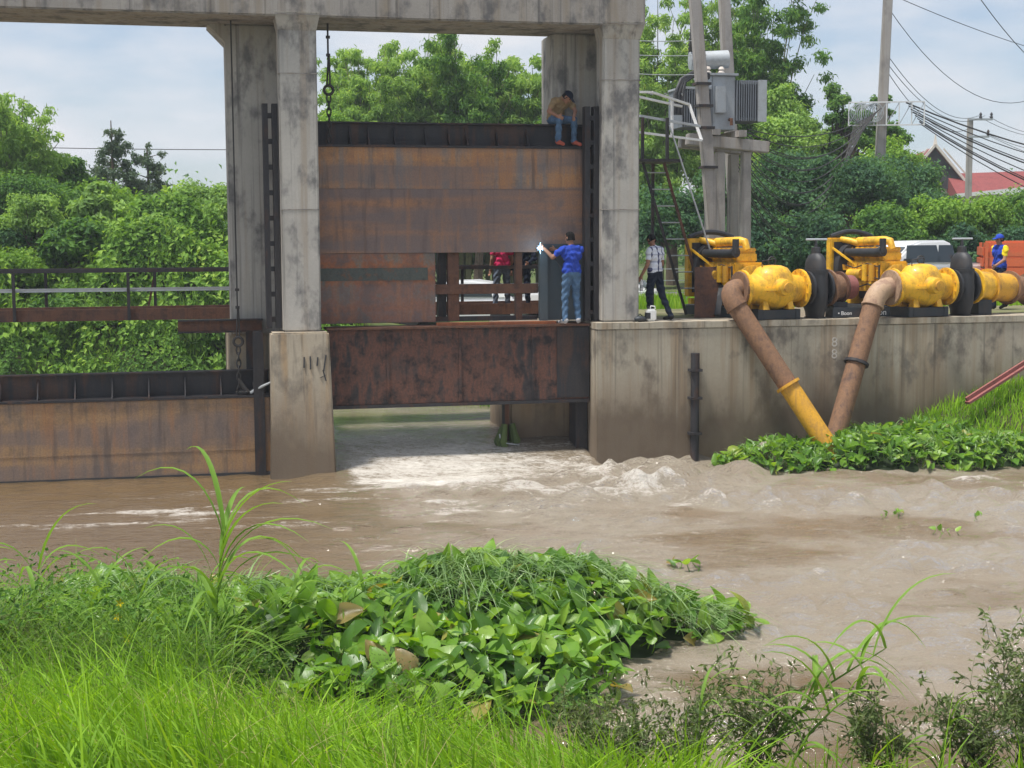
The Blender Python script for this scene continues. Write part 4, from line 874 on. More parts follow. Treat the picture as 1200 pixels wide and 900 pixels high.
# ------------------------------------------------------------------ vehicles, fence, buildings
def wheel(t, x, y, r, w, parent=None):
    o = MB().lathe([(r*.7, -w/2), (r*.96, -w/2), (r, -w*.35), (r, w*.35), (r*.96, w/2), (r*.7, w/2)], (x, y, r), (0, 1, 0), 20).build('wheel', M['tyre'], t, smooth=True)
    MB().lathe([(r*.66, -w*.42), (r*.66, w*.42)], (x, y, r), (0, 1, 0), 16).build('rim', M['galv'], o, .01, True)
def car(label, x, y, z, rot, kind='sedan', grp=None):
    t = thing('parked_car' if kind != 'pickup' else 'pickup_truck', label, 'car' if kind != 'pickup' else 'pickup', x, y, z, rot, grp, True)
    if kind == 'sedan':
        body = [(-2.15, .35), (-2.2, .62), (-2.1, .88), (-1.5, .94), (.95, .92), (1.9, .80), (2.2, .62), (2.2, .34)]
        roof = [(-1.75, .92), (-1.05, 1.38), (-.5, 1.46), (.2, 1.44), (.55, 1.34), (1.25, .90)]
    else:
        body = [(-2.5, .45), (-2.55, .7), (-2.55, 1.12), (-.75, 1.12), (1.0, 1.08), (2.2, 1.0), (2.45, .8), (2.5, .45)]
        roof = [(-.85, 1.10), (-.75, 1.65), (-.5, 1.75), (.25, 1.73), (.6, 1.62), (1.3, 1.07)]
    bd = MB(); n = len(body); hw = .86
    bd.prism(body, -hw, hw); o = bd.build('body', M['car'], t, .07, True)
    m = len(roof); b = MB(); b.add([(px, -hw + .04 + .16*(pz - roof[0][1])*1.4, pz) for px, pz in roof] + [(px, hw - .04 - .16*(pz - roof[0][1])*1.4, pz) for px, pz in roof], [tuple(range(m)), tuple(range(2*m-1, m-1, -1))] + [(i, i+m, (i+1) % m + m, (i+1) % m) for i in range(m)])
    b.build('cabin', M['car'], t, .05, True)
    def glassq(name, pts): MB().add(pts + [(p[0], p[1], p[2] - .012) for p in pts], [(0, 1, 2, 3), (7, 6, 5, 4), (0, 4, 5, 1), (1, 5, 6, 2), (2, 6, 7, 3), (3, 7, 4, 0)]).build(name, M['glass'], t)
    r0_, r1_ = roof[-1], roof[-2]; q0, q1 = roof[0], roof[1]
    for nm, (a0, a1), sg in (('windshield', (r0_, r1_), 1), ('rear_window', (q0, q1), -1)):
        fx = lambda f: a0[0] + (a1[0]-a0[0])*f; fz = lambda f: a0[1] + (a1[1]-a0[1])*f; of = .025*sg
        glassq(nm, [(fx(.1) + of, -.68, fz(.1) + .015), (fx(.1) + of, .68, fz(.1) + .015), (fx(.9) + of, .62, fz(.9) + .015), (fx(.9) + of, -.62, fz(.9) + .015)])
    for sg in (-1, 1):
        for x0, x1 in ((roof[1][0] + .02, roof[2][0] + .2), (roof[2][0] + .28, roof[-2][0] + .1)):
            zb, zt = roof[0][1] + .06, roof[2][1] - .13
            yy = lambda z: sg*(hw - .04 - .16*(z - roof[0][1])*1.4 + .008)
            MB().add([(x0 - .08, yy(zb), zb), (x1 + .1, yy(zb), zb), (x1, yy(zt), zt), (x0, yy(zt), zt)] + [(x0 - .08, yy(zb) - sg*.02, zb), (x1 + .1, yy(zb) - sg*.02, zb), (x1, yy(zt) - sg*.02, zt), (x0, yy(zt) - sg*.02, zt)], [(0, 1, 2, 3), (7, 6, 5, 4), (0, 4, 5, 1), (1, 5, 6, 2), (2, 6, 7, 3), (3, 7, 4, 0)]).build('side_window', M['glass'], t)
        MB().box(body[-2][0] - .12, body[-2][0] - .005, sg*.62 - .16, sg*.62 + .16, .6, .76).build('headlight', M['galv'], t, .02)
        MB().box(.75, .9, sg*.90 - .08, sg*.90 + .08, roof[0][1] + .05, roof[0][1] + .17).build('mirror', M['black'], t, .02)
        for wxx in (-1.35, 1.38): wheel(t, wxx, sg*.78, .33 if kind == 'sedan' else .38, .22)
    if kind == 'pickup': MB().box(-2.45, -.9, -.72, .72, .9, 1.13).build('load_bed', M['black'], t)
    return t
car('white parked car seen through the cut-out window in the gate', -1.55, 43.5, far_h(np.array(-1.5), np.array(43.5)) - .12, rad(172))
car('white parked car mostly hidden behind the plate being welded', 2.6, 45.2, far_h(np.array(2.6), np.array(45.2)) - .12, rad(165))
uy = lambda x, y: float(yard_h(np.array(((x - O.x)*math.cos(A) + (y - O.y)*math.sin(A))), np.array((-(x - O.x)*math.sin(A) + (y - O.y)*math.cos(A)))))
car('white pickup truck parked behind the second yellow pump', 10.9, 39.5, uy(10.9, 39.5), rad(200), 'pickup')
# orange truck bed
ot = thing('orange_truck', 'orange cargo truck with tall planked sides behind the walking man', 'truck', 12.55, 38.6, uy(12.6, 38.6), rad(-14), world=True)
MB().box(0, 6.2, 0, 2.2, .62, .78).build('bed_floor', M['black'], ot)
for y in (-.05, 2.2):
    for i, (z, h) in enumerate(((.75, .26), (1.03, .24), (1.30, .13))): MB().box(.0, 6.2, y, y + .05, z - .05, z - .05 + h).build('plank', M['orange'], ot, .01)
    for i in range(6): MB().box(.0 + i*1.22, .08 + i*1.22, y - .045, y - .002, .70, 1.62 if i == 0 else 1.40).build('stake', M['orange'], ot)
for z in (.75, 1.03, 1.32): MB().box(-.06, -.01, 0, 2.2, z - .05, z + .18).build('tail_plank', M['orange'], ot, .01)
MB().box(.1, 2.6, .1, 2.1, .80, 1.66).build('cargo', M['orange'], ot, .05)
cb = MB(); cb.prism([(6.4, .5), (6.4, 2.2), (7.5, 2.2), (8.1, 1.4), (8.2, .5)], .05, 2.15); cb.build('cab', M['orange'], ot, .08, True)
for x in (1.2, 2.2, 7.2):
    for y in (.1, 2.05): wheel(ot, x, y, .45, .25)
# white pipe barrier by the truck
wb = thing('pipe_barrier', 'low white pipe barrier between the pickup and the orange truck', 'barrier', 12.2, 41.5, uy(12.2, 41.5), rad(8), world=True)
MB().bar((0, 0, .95), (1.6, 0, .95), .05).build('rail', M['white'], wb)
for x in (.05, .45, .85, 1.2, 1.55): MB().bar((x, 0, 0), (x, 0, .92), .05).build('post', M['white'], wb)
# fence behind the ladder
fe = thing('wire_fence', 'thin grey wire fence in the grass behind the ladder', 'fence', 1.6, 38, 2.3, rad(2), world=True)
for i in range(7): MB().box(i*.75 - .02, i*.75 + .02, -.02, .02, 0, 1.35).build('post', M['galv'], fe)
for z in (.35, .68, 1.0, 1.3): MB().bar((-.1, -.03, z), (4.7, -.03, z), .022).build('strand', M['galv'], fe)

# temple roof and red-roofed hall, far right
th = thing('temple_hall', 'steep dark gabled temple roof with pale ornate bargeboards', 'building', 27.5, 95, 2.5, rad(-8), world=True)
MB().box(-2.0, 2.0, .4, 9, 0, 5.2).build('wall', M['cream'], th)
MB().prism([(-2.25, 5.0), (0, 7.75), (2.25, 5.0)], .3, 9.2).build('roof', M['roof'], th)
MB().prism([(-2.2, 5.0), (0, 7.6), (2.2, 5.0)], .2, .298).build('gable_panel', M['darkwood'], th)
for s in (-1, 1):
    MB().bar((s*2.45, .1, 4.85), (0, .1, 7.85), .16, .38, (0, 1, 0)).build('bargeboard', M['cream'], th)
    MB().bar((s*1.9, .0, 6.0), (s*.5, .0, 7.6), .08, .2, (0, 1, 0)).build('bargeboard_trim', M['cream'], th)
MB().hull8([(-.14, 0, 7.7), (.14, 0, 7.7), (.14, .3, 7.7), (-.14, .3, 7.7)], [(-.02, .1, 8.5), (.02, .1, 8.5), (.02, .2, 8.5), (-.02, .2, 8.5)]).build('finial', M['cream'], th)
rh = thing('red_roofed_hall', 'long low hall with a dark red roof and pale eave beside the temple', 'building', 29, 93, 2.5, 0, world=True)
MB().box(.2, 11, .5, 6, 0, 4.6).build('wall', M['cream'], rh)
MB().hull8([(-.6, 0, 4.55), (11.4, 0, 5.75), (11.4, 6.5, 5.75), (-.6, 6.5, 4.55)], [(-.6, 2.6, 6.0), (11.4, 2.6, 6.35), (11.4, 3.8, 6.35), (-.6, 3.8, 6.0)]).build('roof', M['roof'], rh)
MB().bar((-.7, -.08, 4.50), (11.5, -.08, 5.68), .1, .24).build('eave_board', M['white'], rh)

# ------------------------------------------------------------------ people
def person(label, pos, yaw, J, C, cap=None, scale=1.0, world=False, sleeve=.55, hair='hair', name='person'):
    t = thing(name, label, 'person', pos[0], pos[1], pos[2], yaw, world=world); t.scale = (scale,)*3
    D = dict(pelvis=(0, 0, .95), waist=(0, 0, 1.08), chest=(0, 0, 1.28), neck=(0, -.01, 1.44), head=(0, .02, 1.585), face=(0, 1, 0),
             hl=(-.085, 0, .92), hr=(.085, 0, .92), kl=(-.10, .02, .49), kr=(.10, .02, .49), al=(-.11, -.02, .09), ar=(.11, -.02, .09), tl=(-.13, .15, .035), tr=(.13, .15, .035),
             sl=(-.185, 0, 1.39), sr=(.185, 0, 1.39), el=(-.23, -.03, 1.11), er=(.23, -.03, 1.11), wl=(-.24, .04, .86), wr=(.24, .04, .86), gl=None, gr=None)
    D.update(J); D = {k_: (Vector(x) if x is not None else None) for k_, x in D.items()}
    S = []
    def cap_(p, q, r1, r2, tg): S.append((Vector(p), Vector(q), r1, r2, tg))
    side = (D['sr'] - D['sl']).normalized(); hs = (D['hr'] - D['hl']).normalized()
    sh, tr_ = 'shirt', 'trouser'
    cap_(D['sl']*.82 + D['sr']*.18, D['sr']*.82 + D['sl']*.18, .08, .08, sh)
    cap_(D['chest'] - side*.085, D['chest'] + side*.085, .115, .115, sh); cap_(D['waist'] - side*.065, D['waist'] + side*.065, .112, .112, sh)
    cap_(D['chest'], D['neck'], .11, .06, sh); cap_(D['waist'], D['chest'], .12, .125, sh)
    cap_(D['pelvis'].lerp(D['waist'], .35) - hs*.075, D['pelvis'].lerp(D['waist'], .35) + hs*.075, .115, .115, sh)
    cap_(D['pelvis'] - hs*.06, D['pelvis'] + hs*.06, .115, .115, tr_)
    cap_(D['neck'], D['head'] - Vector((0, 0, .03)), .055, .05, 'skin')
    f = D['face'].normalized(); h = D['head']; upl = Vector((0, 0, 1)); upl = (upl - f*upl.dot(f)).normalized(); rl = f.cross(upl)
    cap_(h + upl*.02 - f*.015, h + upl*.035 + f*.01, .083, .08, 'skin'); cap_(h - upl*.03 + f*.02, h - upl*.075 + f*.045, .066, .042, 'skin')
    cap_(h + f*.085 + upl*.015, h + f*.105 - upl*.022, .010, .016, 'skin')                      # nose
    for s in (-1, 1): cap_(h + rl*s*.082 + upl*.012, h + rl*s*.086 - upl*.022, .014, .011, 'skin')   # ears
    for a, k_, an, to in (('hl', 'kl', 'al', 'tl'), ('hr', 'kr', 'ar', 'tr')):
        cap_(D[a], D[k_], .098, .068, tr_); cap_(D[k_], D[an], .066, .056, tr_)
        cap_(D[an] - (D[to] - D[an]).normalized()*.03 - Vector((0, 0, .03)), D[to], .046, .036, 'shoe')
        cap_(D[an], D[an] - Vector((0, 0, .04)), .05, .045, 'shoe')
    for a, e, wr_, g in (('sl', 'el', 'wl', 'gl'), ('sr', 'er', 'wr', 'gr')):
        m_ = D[a].lerp(D[e], sleeve) if sleeve <= 1 else D[e]
        cap_(D[a], m_, .066, .062, 'sleeve'); cap_(m_, D[e], .044, .040, 'skin' if sleeve <= 1 else 'sleeve'); cap_(D[e], D[wr_], .042, .030, 'skin' if sleeve <= 1 else 'sleeve')
        hd = (D[g] if D[g] is not None else (D[wr_] - D[e])).normalized(); side2 = hd.cross(Vector((1, .1, .05))).normalized()
        if side2.length < .5: side2 = hd.orthogonal().normalized()
        nrm = hd.cross(side2); pm = D[wr_] + hd*.05
        cap_(D[wr_], pm - side2*.018, .026, .022, 'skin'); cap_(D[wr_], pm + side2*.018, .026, .022, 'skin'); cap_(pm - side2*.022, pm + side2*.022, .02, .02, 'skin')
        for i, ln in enumerate((.062, .075, .07, .055)):
            o = pm + side2*(-.036 + .024*i) + hd*.01; k1 = o + hd*ln*.55 + nrm*.008; cap_(o, k1, .0115, .0115, 'skin'); cap_(k1, k1 + (hd*.6 + nrm*.7)*ln*.55, .011, .010, 'skin')
        th_ = D[wr_] + hd*.02 - side2*.028; cap_(th_, th_ + (hd*.6 - side2*.8)*.05, .0125, .0115, 'skin'); cap_(th_ + (hd*.6 - side2*.8)*.05, th_ + (hd*.95 - side2*.7)*.075, .0115, .010, 'skin')
    b = MB()
    for p, q, r1, r2, tg in S:
        d = q - p; ln = max(d.length, 1e-4); d = d/ln
        prof = [(r1*math.sin(x), -r1*math.cos(x)) for x in (.05, .5, 1.0, 1.45)] + [(r2*math.sin(x), ln + -r2*math.cos(x)) for x in (1.65, 2.1, 2.6, 3.09)]
        b.lathe(prof, p, d, 12)
    me = b.mesh('body'); ob = link('body', me, None)
    md = ob.modifiers.new('r', 'REMESH'); md.mode = 'VOXEL'; md.voxel_size = .0125; sm = ob.modifiers.new('s', 'SMOOTH'); sm.iterations = 3; sm.factor = .5
    dg = bpy.context.evaluated_depsgraph_get(); me2 = bpy.data.meshes.new_from_object(ob.evaluated_get(dg)); bpy.data.objects.remove(ob)
    me2.name = 'body'; n = len(me2.polygons); cen = np.empty(n*3, np.float32); me2.polygons.foreach_get('center', cen); cen = cen.reshape(-1, 3)
    tags = ['skin', 'shirt', 'sleeve', 'trouser', 'shoe']; best = np.full(n, 1e9); idx = np.zeros(n, np.int32)
    for p, q, r1, r2, tg in S:
        p_, d_ = np.array(p), np.array(q - p); l2 = max(d_ @ d_, 1e-9); tt = np.clip(((cen - p_) @ d_)/l2, 0, 1)
        ds = np.linalg.norm(cen - (p_ + tt[:, None]*d_), axis=1) - (r1 + (r2 - r1)*tt); mk = ds < best; best[mk] = ds[mk]; idx[mk] = tags.index(tg)
    nv = len(me2.vertices); co = np.empty(nv*3, np.float32); me2.vertices.foreach_get('co', co); co = co.reshape(-1, 3); nm_ = np.empty(nv*3, np.float32); me2.vertices.foreach_get('normal', nm_); nm_ = nm_.reshape(-1, 3)
    cm = np.zeros(nv); lp = np.empty(len(me2.loops), np.int32); me2.loops.foreach_get('vertex_index', lp); tot = np.array([p_.loop_total for p_ in me2.polygons]); cm[lp] = np.repeat(np.isin(idx, (1, 2, 3)), tot)
    fold = .011*(fbm(co[:, 0]*9 + co[:, 1]*6, co[:, 2]*17 + co[:, 1]*5, 131, 3) - .5)*2 + .007*np.sin(co[:, 2]*46 + 7*co[:, 0] + 5*np.sin(co[:, 0]*18))
    me2.vertices.foreach_set('co', (co + nm_*(fold*cm)[:, None]).astype(np.float32).ravel())
    me2.materials.clear()
    for tg in tags: me2.materials.append(M[C.get(tg, C['shirt'] if tg == 'sleeve' else 'skin')])
    me2.polygons.foreach_set('material_index', idx); me2.polygons.foreach_set('use_smooth', [True]*n)
    bo = bpy.data.objects.new('body', me2); col.objects.link(bo); bo.parent = t
    # hair: shell over the upper and back head; eyes and mouth
    def shell(name, m, r, lo, fwd):
        bb = MB(); N_, M_ = 14, 9; base = []
        for i in range(M_):
            ph = math.pi*.5*(1 - i/(M_-1)) if i < M_ else 0
            for k_ in range(N_):
                a_ = 2*math.pi*k_/N_; fr_ = math.cos(a_)
                low = lo if fr_ < .25 else fwd
                z_ = low + (r*1.06 - low)*(math.sin(ph)); rr = math.sqrt(max(0, 1 - max(0, z_/(r*1.06))**2))*r if z_ > 0 else r*.97
                bb.v.append(tuple(h + upl*(.025 + z_) + f*(rr*math.cos(a_)*1.08 - .008) + rl*rr*.96*math.sin(a_)))
        for i in range(M_-1):
            for k_ in range(N_): l_ = (k_+1) % N_; bb.f.append((i*N_ + k_, i*N_ + l_, (i+1)*N_ + l_, (i+1)*N_ + k_))
        return bb.build(name, m, t, smooth='all')
    shell('hair', M[hair], .092, -.075, .03)
    if cap:
        shell('cap', M[cap], .099, .01, .012)
        MB().hull8([h + upl*.04 + f*.08 - rl*.07, h + upl*.04 + f*.08 + rl*.07, h + upl*.03 + f*.17 + rl*.05, h + upl*.03 + f*.17 - rl*.05], [h + upl*.052 + f*.08 - rl*.07, h + upl*.052 + f*.08 + rl*.07, h + upl*.042 + f*.17 + rl*.05, h + upl*.042 + f*.17 - rl*.05]).build('cap_brim', M[cap], t)
    for s in (-1, 1): MB().ball(h + rl*s*.032 + f*.078 + upl*.018, .009, 8, 6).build('eye', M['hair'], t)
    return t
# welder, back to the camera, arms up to the left
person('welder in a blue shirt and jeans, back turned, torch raised to the plate edge', (-.98, .17, 2.748), rad(8), dict(
    el=(-.34, .10, 1.24), wl=(-.46, .20, 1.40), gl=(-.6, .4, .2), er=(.10, .22, 1.22), wr=(-.20, .30, 1.38), gr=(-.8, .2, .2), face=(-.45, .8, -.12), head=(-.02, .04, 1.60),
    kl=(-.12, .03, .49), al=(-.14, -.02, .09), tl=(-.19, .12, .035), kr=(.10, .02, .49), ar=(.13, -.02, .09), tr=(.19, .13, .035)),
    dict(shirt='blue', trouser='jeans', shoe='shoe_w'), None, 1.04, hair='hair')
kk = NM('welding_arc'); em = kk.n('ShaderNodeEmission', Color=(.35, .68, 1, 1), Strength=9); kk.l(em.outputs[0], kk.out.inputs[0]); M['arc'] = kk.m
wt = thing('welding_torch', 'welding torch with a bright blue-white arc at the edge of the plate', 'welding torch', -1.57, .31, 4.20)
MB().tube([(.14, .03, -.05), (.07, .0, -.02), (.015, .0, .015)], [.016, .012, .006], 8).build('handle', M['black'], wt)
ar = MB(); ar.ball((0, 0, .022), .022, 10, 8)
for a in np.linspace(0, 6.28, 9)[:-1]: ar.tube([(0, 0, .022), (.075*math.cos(a), -.01, .022 + .075*math.sin(a)*(1.5 if abs(math.sin(a)) > .9 else .8))], [.008, .001], 5)
ar.build('arc', M['arc'], wt)
pld = bpy.data.lights.new('arc_light', 'POINT'); pld.energy = 1.6; pld.color = (.6, .85, 1); pld.shadow_soft_size = .03
plo = bpy.data.objects.new('arc_light', pld); col.objects.link(plo); plo.parent = wt; plo.location = (-.06, -.10, .05)
wc = MB(); wc.tube([(-1.22, .16, 2.78), (-1.15, .17, 3.2), (-1.10, .16, 3.55), (-1.12, .12, 3.68), (-1.28, .2, 4.0), (-1.43, .33, 4.15)], .012, 5); tag(at_frame(wc.build('welding_cable', M['black'])), 'thin black welding cable trailing from the torch past the welder', 'cable')
# plaid man
person('man in a plaid shirt and dark trousers looking down, bottle in his hand', (.78, .35, DECK), rad(36), dict(
    face=(.1, .8, -.5), head=(0, .09, 1.585), neck=(0, .03, 1.44), chest=(0, .0, 1.28), kl=(-.10, .07, .49), al=(-.10, .03, .09), tl=(-.11, .20, .035),
    kr=(.11, -.10, .49), ar=(.12, -.30, .09), tr=(.15, -.13, .035), el=(-.25, .0, 1.11), wl=(-.24, .16, .88), gl=(0, .15, -1), er=(.24, .0, 1.11), wr=(.20, .18, .90)),
    dict(shirt='plaid', trouser='navy', shoe='shoe'), None, 1.0)
bt = thing('water_bottle', 'clear white water bottle held by the man in the plaid shirt', 'bottle', .49, .32, 3.36)
MB().lathe([(.034, 0), (.036, .02), (.036, .15), (.03, .19), (.014, .215), (.014, .235)], (0, 0, 0), (0, 0, 1), 14).build('bottle', M['white'], bt, smooth=True); MB().lathe([(.037, .06), (.037, .12)], (0, 0, 0), (0, 0, 1), 14).build('bottle_label', M['galv'], bt)
cn = thing('plastic_canister', 'small white canister with dark cap on the wall top by his feet', 'canister', .60, .05, DECK)
MB().box(-.1, .1, -.07, .07, 0, .24).build('body', M['white'], cn, .03); MB().tube([(-.05, 0, .24), (-.05, 0, .29)], .03, 8).build('cap', M['black'], cn); MB().tube([(-.02, 0, .24), (.0, 0, .30), (.08, 0, .29), (.09, 0, .24)], .012, 6).build('handle', M['white'], cn); MB().box(-.102, -.03, -.073, .073, .05, .17).build('sticker', M['black'], cn)
tb = thing('tool_bag', 'small dark grey tool bundle lying beside the white canister', 'tools', .36, .0, DECK)
b = MB(); b.ball((0, 0, .05), (.12, .08, .06)); b.ball((.08, .03, .04), (.07, .06, .045)); b.build('bag', M['skid'], tb, smooth=True); MB().tube([(-.06, 0, .09), (0, 0, .15), (.06, 0, .09)], .012, 6).build('strap', M['black'], tb)
# seated man on the gate top, bent forward, seen from the front
person('man in a tan shirt and jeans sitting hunched on top of the raised gate', (-1.12, .84, 6.60), rad(-160), dict(
    pelvis=(0, -.02, .13), waist=(0, .02, .25), chest=(.0, .14, .42), neck=(.02, .27, .52), head=(.0, .40, .53), face=(-.35, .55, -.75),
    hl=(-.09, .04, .13), hr=(.09, .04, .13), kl=(-.16, .40, .10), kr=(.18, .38, .08), al=(-.20, .34, -.30), ar=(.15, .30, -.30), tl=(-.24, .50, -.375), tr=(.14, .46, -.375),
    sl=(-.18, .22, .47), sr=(.18, .22, .47), el=(-.22, .36, .28), er=(.30, .20, .26), wl=(-.10, .48, .16), wr=(.22, .38, .16)),
    dict(shirt='khaki', trouser='jeans', shoe='shoe_red'), 'navy', 1.0, hair='hair')
# people on the footbridge behind the gate
person('person in a pink shirt and grey jeans on the footbridge behind the gate', (-1.58, 3.75, 2.862), rad(5), dict(kl=(-.13, .0, .49), al=(-.15, .0, .09), tl=(-.18, .15, .035), kr=(.12, 0, .49), ar=(.14, 0, .09), tr=(.18, .14, .035)), dict(shirt='pink', trouser='jeans_grey', shoe='shoe'))
person('person in dark clothes standing on the footbridge behind the cut-out window', (-1.12, 3.7, 2.862), rad(160), dict(el=(-.26, .05, 1.12), wl=(-.14, .2, 1.02)), dict(shirt='navy', trouser='navy', shoe='shoe'), None, 1.0, sleeve=1.2)
# vest man walking left in the yard
person('man in blue vest with yellow sleeves and cap walking past the orange truck', (9.72, 2.6, DECK - .03), rad(100), dict(
    face=(0, 1, -.15), kl=(-.10, .16, .50), al=(-.10, .22, .10), tl=(-.11, .38, .045), kr=(.10, -.06, .49), ar=(.10, -.30, .13), tr=(.11, -.16, .035), el=(-.25, .08, 1.13), wl=(-.22, .30, 1.0), er=(.24, -.12, 1.12), wr=(.24, -.10, .87)),
    dict(shirt='blue', sleeve='yellowc', trouser='navy', shoe='shoe'), 'blue', 1.0)
#@@PART3
# ------------------------------------------------------------------ vegetation
def unit(a): return a/np.maximum(np.linalg.norm(a, axis=-1, keepdims=True), 1e-6)
def leaf_quads(P, D, Nn, Ln, Wd, fold=.18):
    D = unit(D); Sd = unit(np.cross(D, Nn)); Nn = np.cross(Sd, D); Ln = np.broadcast_to(Ln, len(P))[:, None]; Wd = np.broadcast_to(Wd, len(P))[:, None]
    mid = P + D*Ln*.45
    V = np.stack([P, mid + Sd*Wd*.5 + Nn*Wd*fold, P + D*Ln - Nn*Ln*.12, mid - Sd*Wd*.5 + Nn*Wd*fold], 1).reshape(-1, 3)
    return V, np.arange(len(P)*4).reshape(-1, 4)
def cat(parts):
    V, F, n = [], [], 0
    for v, f in parts: V.append(v); F.append(f + n); n += len(v)
    return np.concatenate(V), np.concatenate(F)
def blades(P, H, Wd, lean, droop, nseg=3, r=None):
    """tapered grass blades: lean = horizontal direction (N,2) whose length is reach/height; droop = how far the tip falls"""
    r = r or rng; N = len(P); Wd = np.broadcast_to(Wd, N); H = np.broadcast_to(H, N); droop = np.broadcast_to(droop, N)
    a = r.random(N)*6.283; sd = np.stack([np.cos(a), np.sin(a), np.zeros(N)], 1); out = []
    for i in range(nseg + 1):
        t = i/nseg; h = H*(t - droop*t*t); wv = Wd*(1 - t)**.7*(.6 + .4*min(1, t*4)) if i < nseg else Wd*.04
        c = P + np.stack([lean[:, 0]*H*t**1.6, lean[:, 1]*H*t**1.6, h], 1)
        out += [c - sd*wv[:, None]*.5, c + sd*wv[:, None]*.5]
    V = np.stack(out, 1); k = 2*(nseg + 1)
    F = np.concatenate([np.array([2*i, 2*i+1, 2*i+3, 2*i+2])[None] + (np.arange(N)*k)[:, None] for i in range(nseg)])
    return V.reshape(-1, 3), F
def sph(r, n): v = r.normal(size=(n, 3)); return unit(v)
def crown_leaves(r, clumps, n, Ls, Ws, droop=.25, updir=.5, shell=.55):
    vol = np.array([c[1][0]*c[1][1]*c[1][2] for c in clumps])**.75; cnt = (n*vol/vol.sum()).astype(int) + 5; out = []
    for (c, rr), m in zip(clumps, cnt):
        d = sph(r, m); rad_ = (r.random(m)**shell)[:, None]*(1 + np.minimum(.5, np.abs(.34*r.normal(size=(m, 1))))); P = np.array(c) + d*rad_*np.array(rr)
        Nn = unit(d*1.0 + np.array([0, 0, updir]) + .42*r.normal(size=(m, 3))); Dr = unit(np.cross(Nn, r.normal(size=(m, 3))) + np.array([0, 0, -droop]))
        s_ = .7 + .6*r.random(m); out.append(leaf_quads(P, Dr, Nn, Ls*s_, Ws*s_))
    return cat(out)
def tree(name, label, x, y, zb, h, rx, mat, seed, style='broad', n=14000, ls=.19, grp=None):
    r = np.random.default_rng(seed); t = thing(name, label, 'tree' if style != 'bush' else 'bush', x, y, zb, 0, grp, True)
    b = MB(); clumps = []
    if style == 'bamboo':
        nc = 24
        for i in range(nc):
            a = r.random()*6.28; ou = rx*(.10 + .9*r.random()**.8); hh = h*(.72 + .42*r.random()); pts = []
            for k_ in range(8):
                q = k_/7; pts.append((.5*math.cos(a)*(.4 + r.random()*.1) + ou*math.cos(a)*q**2.2, .5*math.sin(a)*.5 + ou*math.sin(a)*q**2.2*.8, hh*(q - .10*q**4)))
            b.tube(pts, [.05*(1 - .8*k_/7) for k_ in range(8)], 5)
            for q in np.linspace(.36, 1.0, 13):
                j = min(7, q*7); i0 = int(min(6, j)); p = np.array(pts[i0])*(1 - (j - i0)) + np.array(pts[i0+1])*(j - i0)
                s_ = rx*.22*(1.2 - .55*q); o2 = r.normal(size=3)*s_*.95; o2[2] -= s_*.35
                clumps.append((p + o2, (s_*1.1, s_*1.1, s_*.75)))
        V, F = crown_leaves(r, clumps, int(n*3.0), ls*1.45, ls*.42, .7, .3, .8)
        b.build('culms', M['bamboo_stem'], t)
    elif style == 'cone':
        b.tube([(0, 0, 0), (.05, 0, h*.5), (0, .05, h*.97)], [.12, .08, .02], 7)
        for i in range(46):
            q = .22 + .76*r.random(); rr_ = rx*(1.12 - q)**.55; a = r.random()*6.28; d = rr_*(.25 + .75*r.random()); s_ = rx*.30*(1.25 - q)
            c = (d*math.cos(a), d*math.sin(a), h*q); clumps.append((np.array(c), (s_*1.1, s_*1.1, s_*.9))); b.tube([(0, 0, h*q - d*.3), c], [.03, .008], 4)
        V, F = crown_leaves(r, clumps, n, ls, ls*.45, .5, .3, .6); b.build('trunk', M['bark'], t)
    else:
        bush = style == 'bush'; sparse = style == 'sparse'; zt = h*(.30 if not bush else .08); nb_ = 9
        bend = r.normal(size=2)*.06*h; tk = [(bend[0]*q*q, bend[1]*q*q, h*.62*q) for q in (0, .3, .6, 1)]
        if not bush: b.tube(tk, [h*.028, h*.021, h*.016, h*.008], 8)
        ncl = 46 if not sparse else 42
        for i in range(ncl):
            d = sph(r, 1)[0]; d[2] = abs(d[2])*1.0 - .35 if not bush else abs(d[2]) - .15
            q = r.random()**.45; c = np.array([d[0]*rx*q, d[1]*rx*q*.85, zt + (h - zt)*(.42 + .52*q*d[2])])
            s_ = rx*(.17 + .19*r.random())*(.55 if sparse else 1); c[2] = min(c[2], h - s_*.75)
            clumps.append((c, (s_*1.15, s_*1.15, s_*.78)))
            if i < (16 if not sparse else 40):
                st0 = np.array([bend[0]*.2, bend[1]*.2, h*(.18 + .35*r.random())]) if not bush else np.array([0, 0, .05]); md_ = (st0 + c)/2 + np.array([0, 0, .06*h])
                b.tube([st0, md_, c], [h*.011, h*.007, h*.003], 5)
        V, F = crown_leaves(r, clumps, int(n*1.9), ls, ls*.55, .3, .55, .7); b.build('trunk', M['bark'], t)
    link('crown', np_mesh('crown', V, F), M[mat], t)
    return t
def tz_(yt, d): return 4.4 + (280 - yt)/1700*d
def plant_trees(rows, grp):
    for i, (px, d, yt, rpx, mat, style, n, name, label) in enumerate(rows):
        x = (px - 600)/1700*d; zb = float(far_h(np.array(x), np.array(float(d)))) - .1 if x < 6 else 2.3; top = tz_(yt, d)
        tree(name, label, x, d, zb, top - zb, rpx/1700*d, mat, 100 + i*7 + int(px) % 91, style, n, .135 if d < 50 else .15, grp)
L_ = 'trees on the far bank left of the portal'
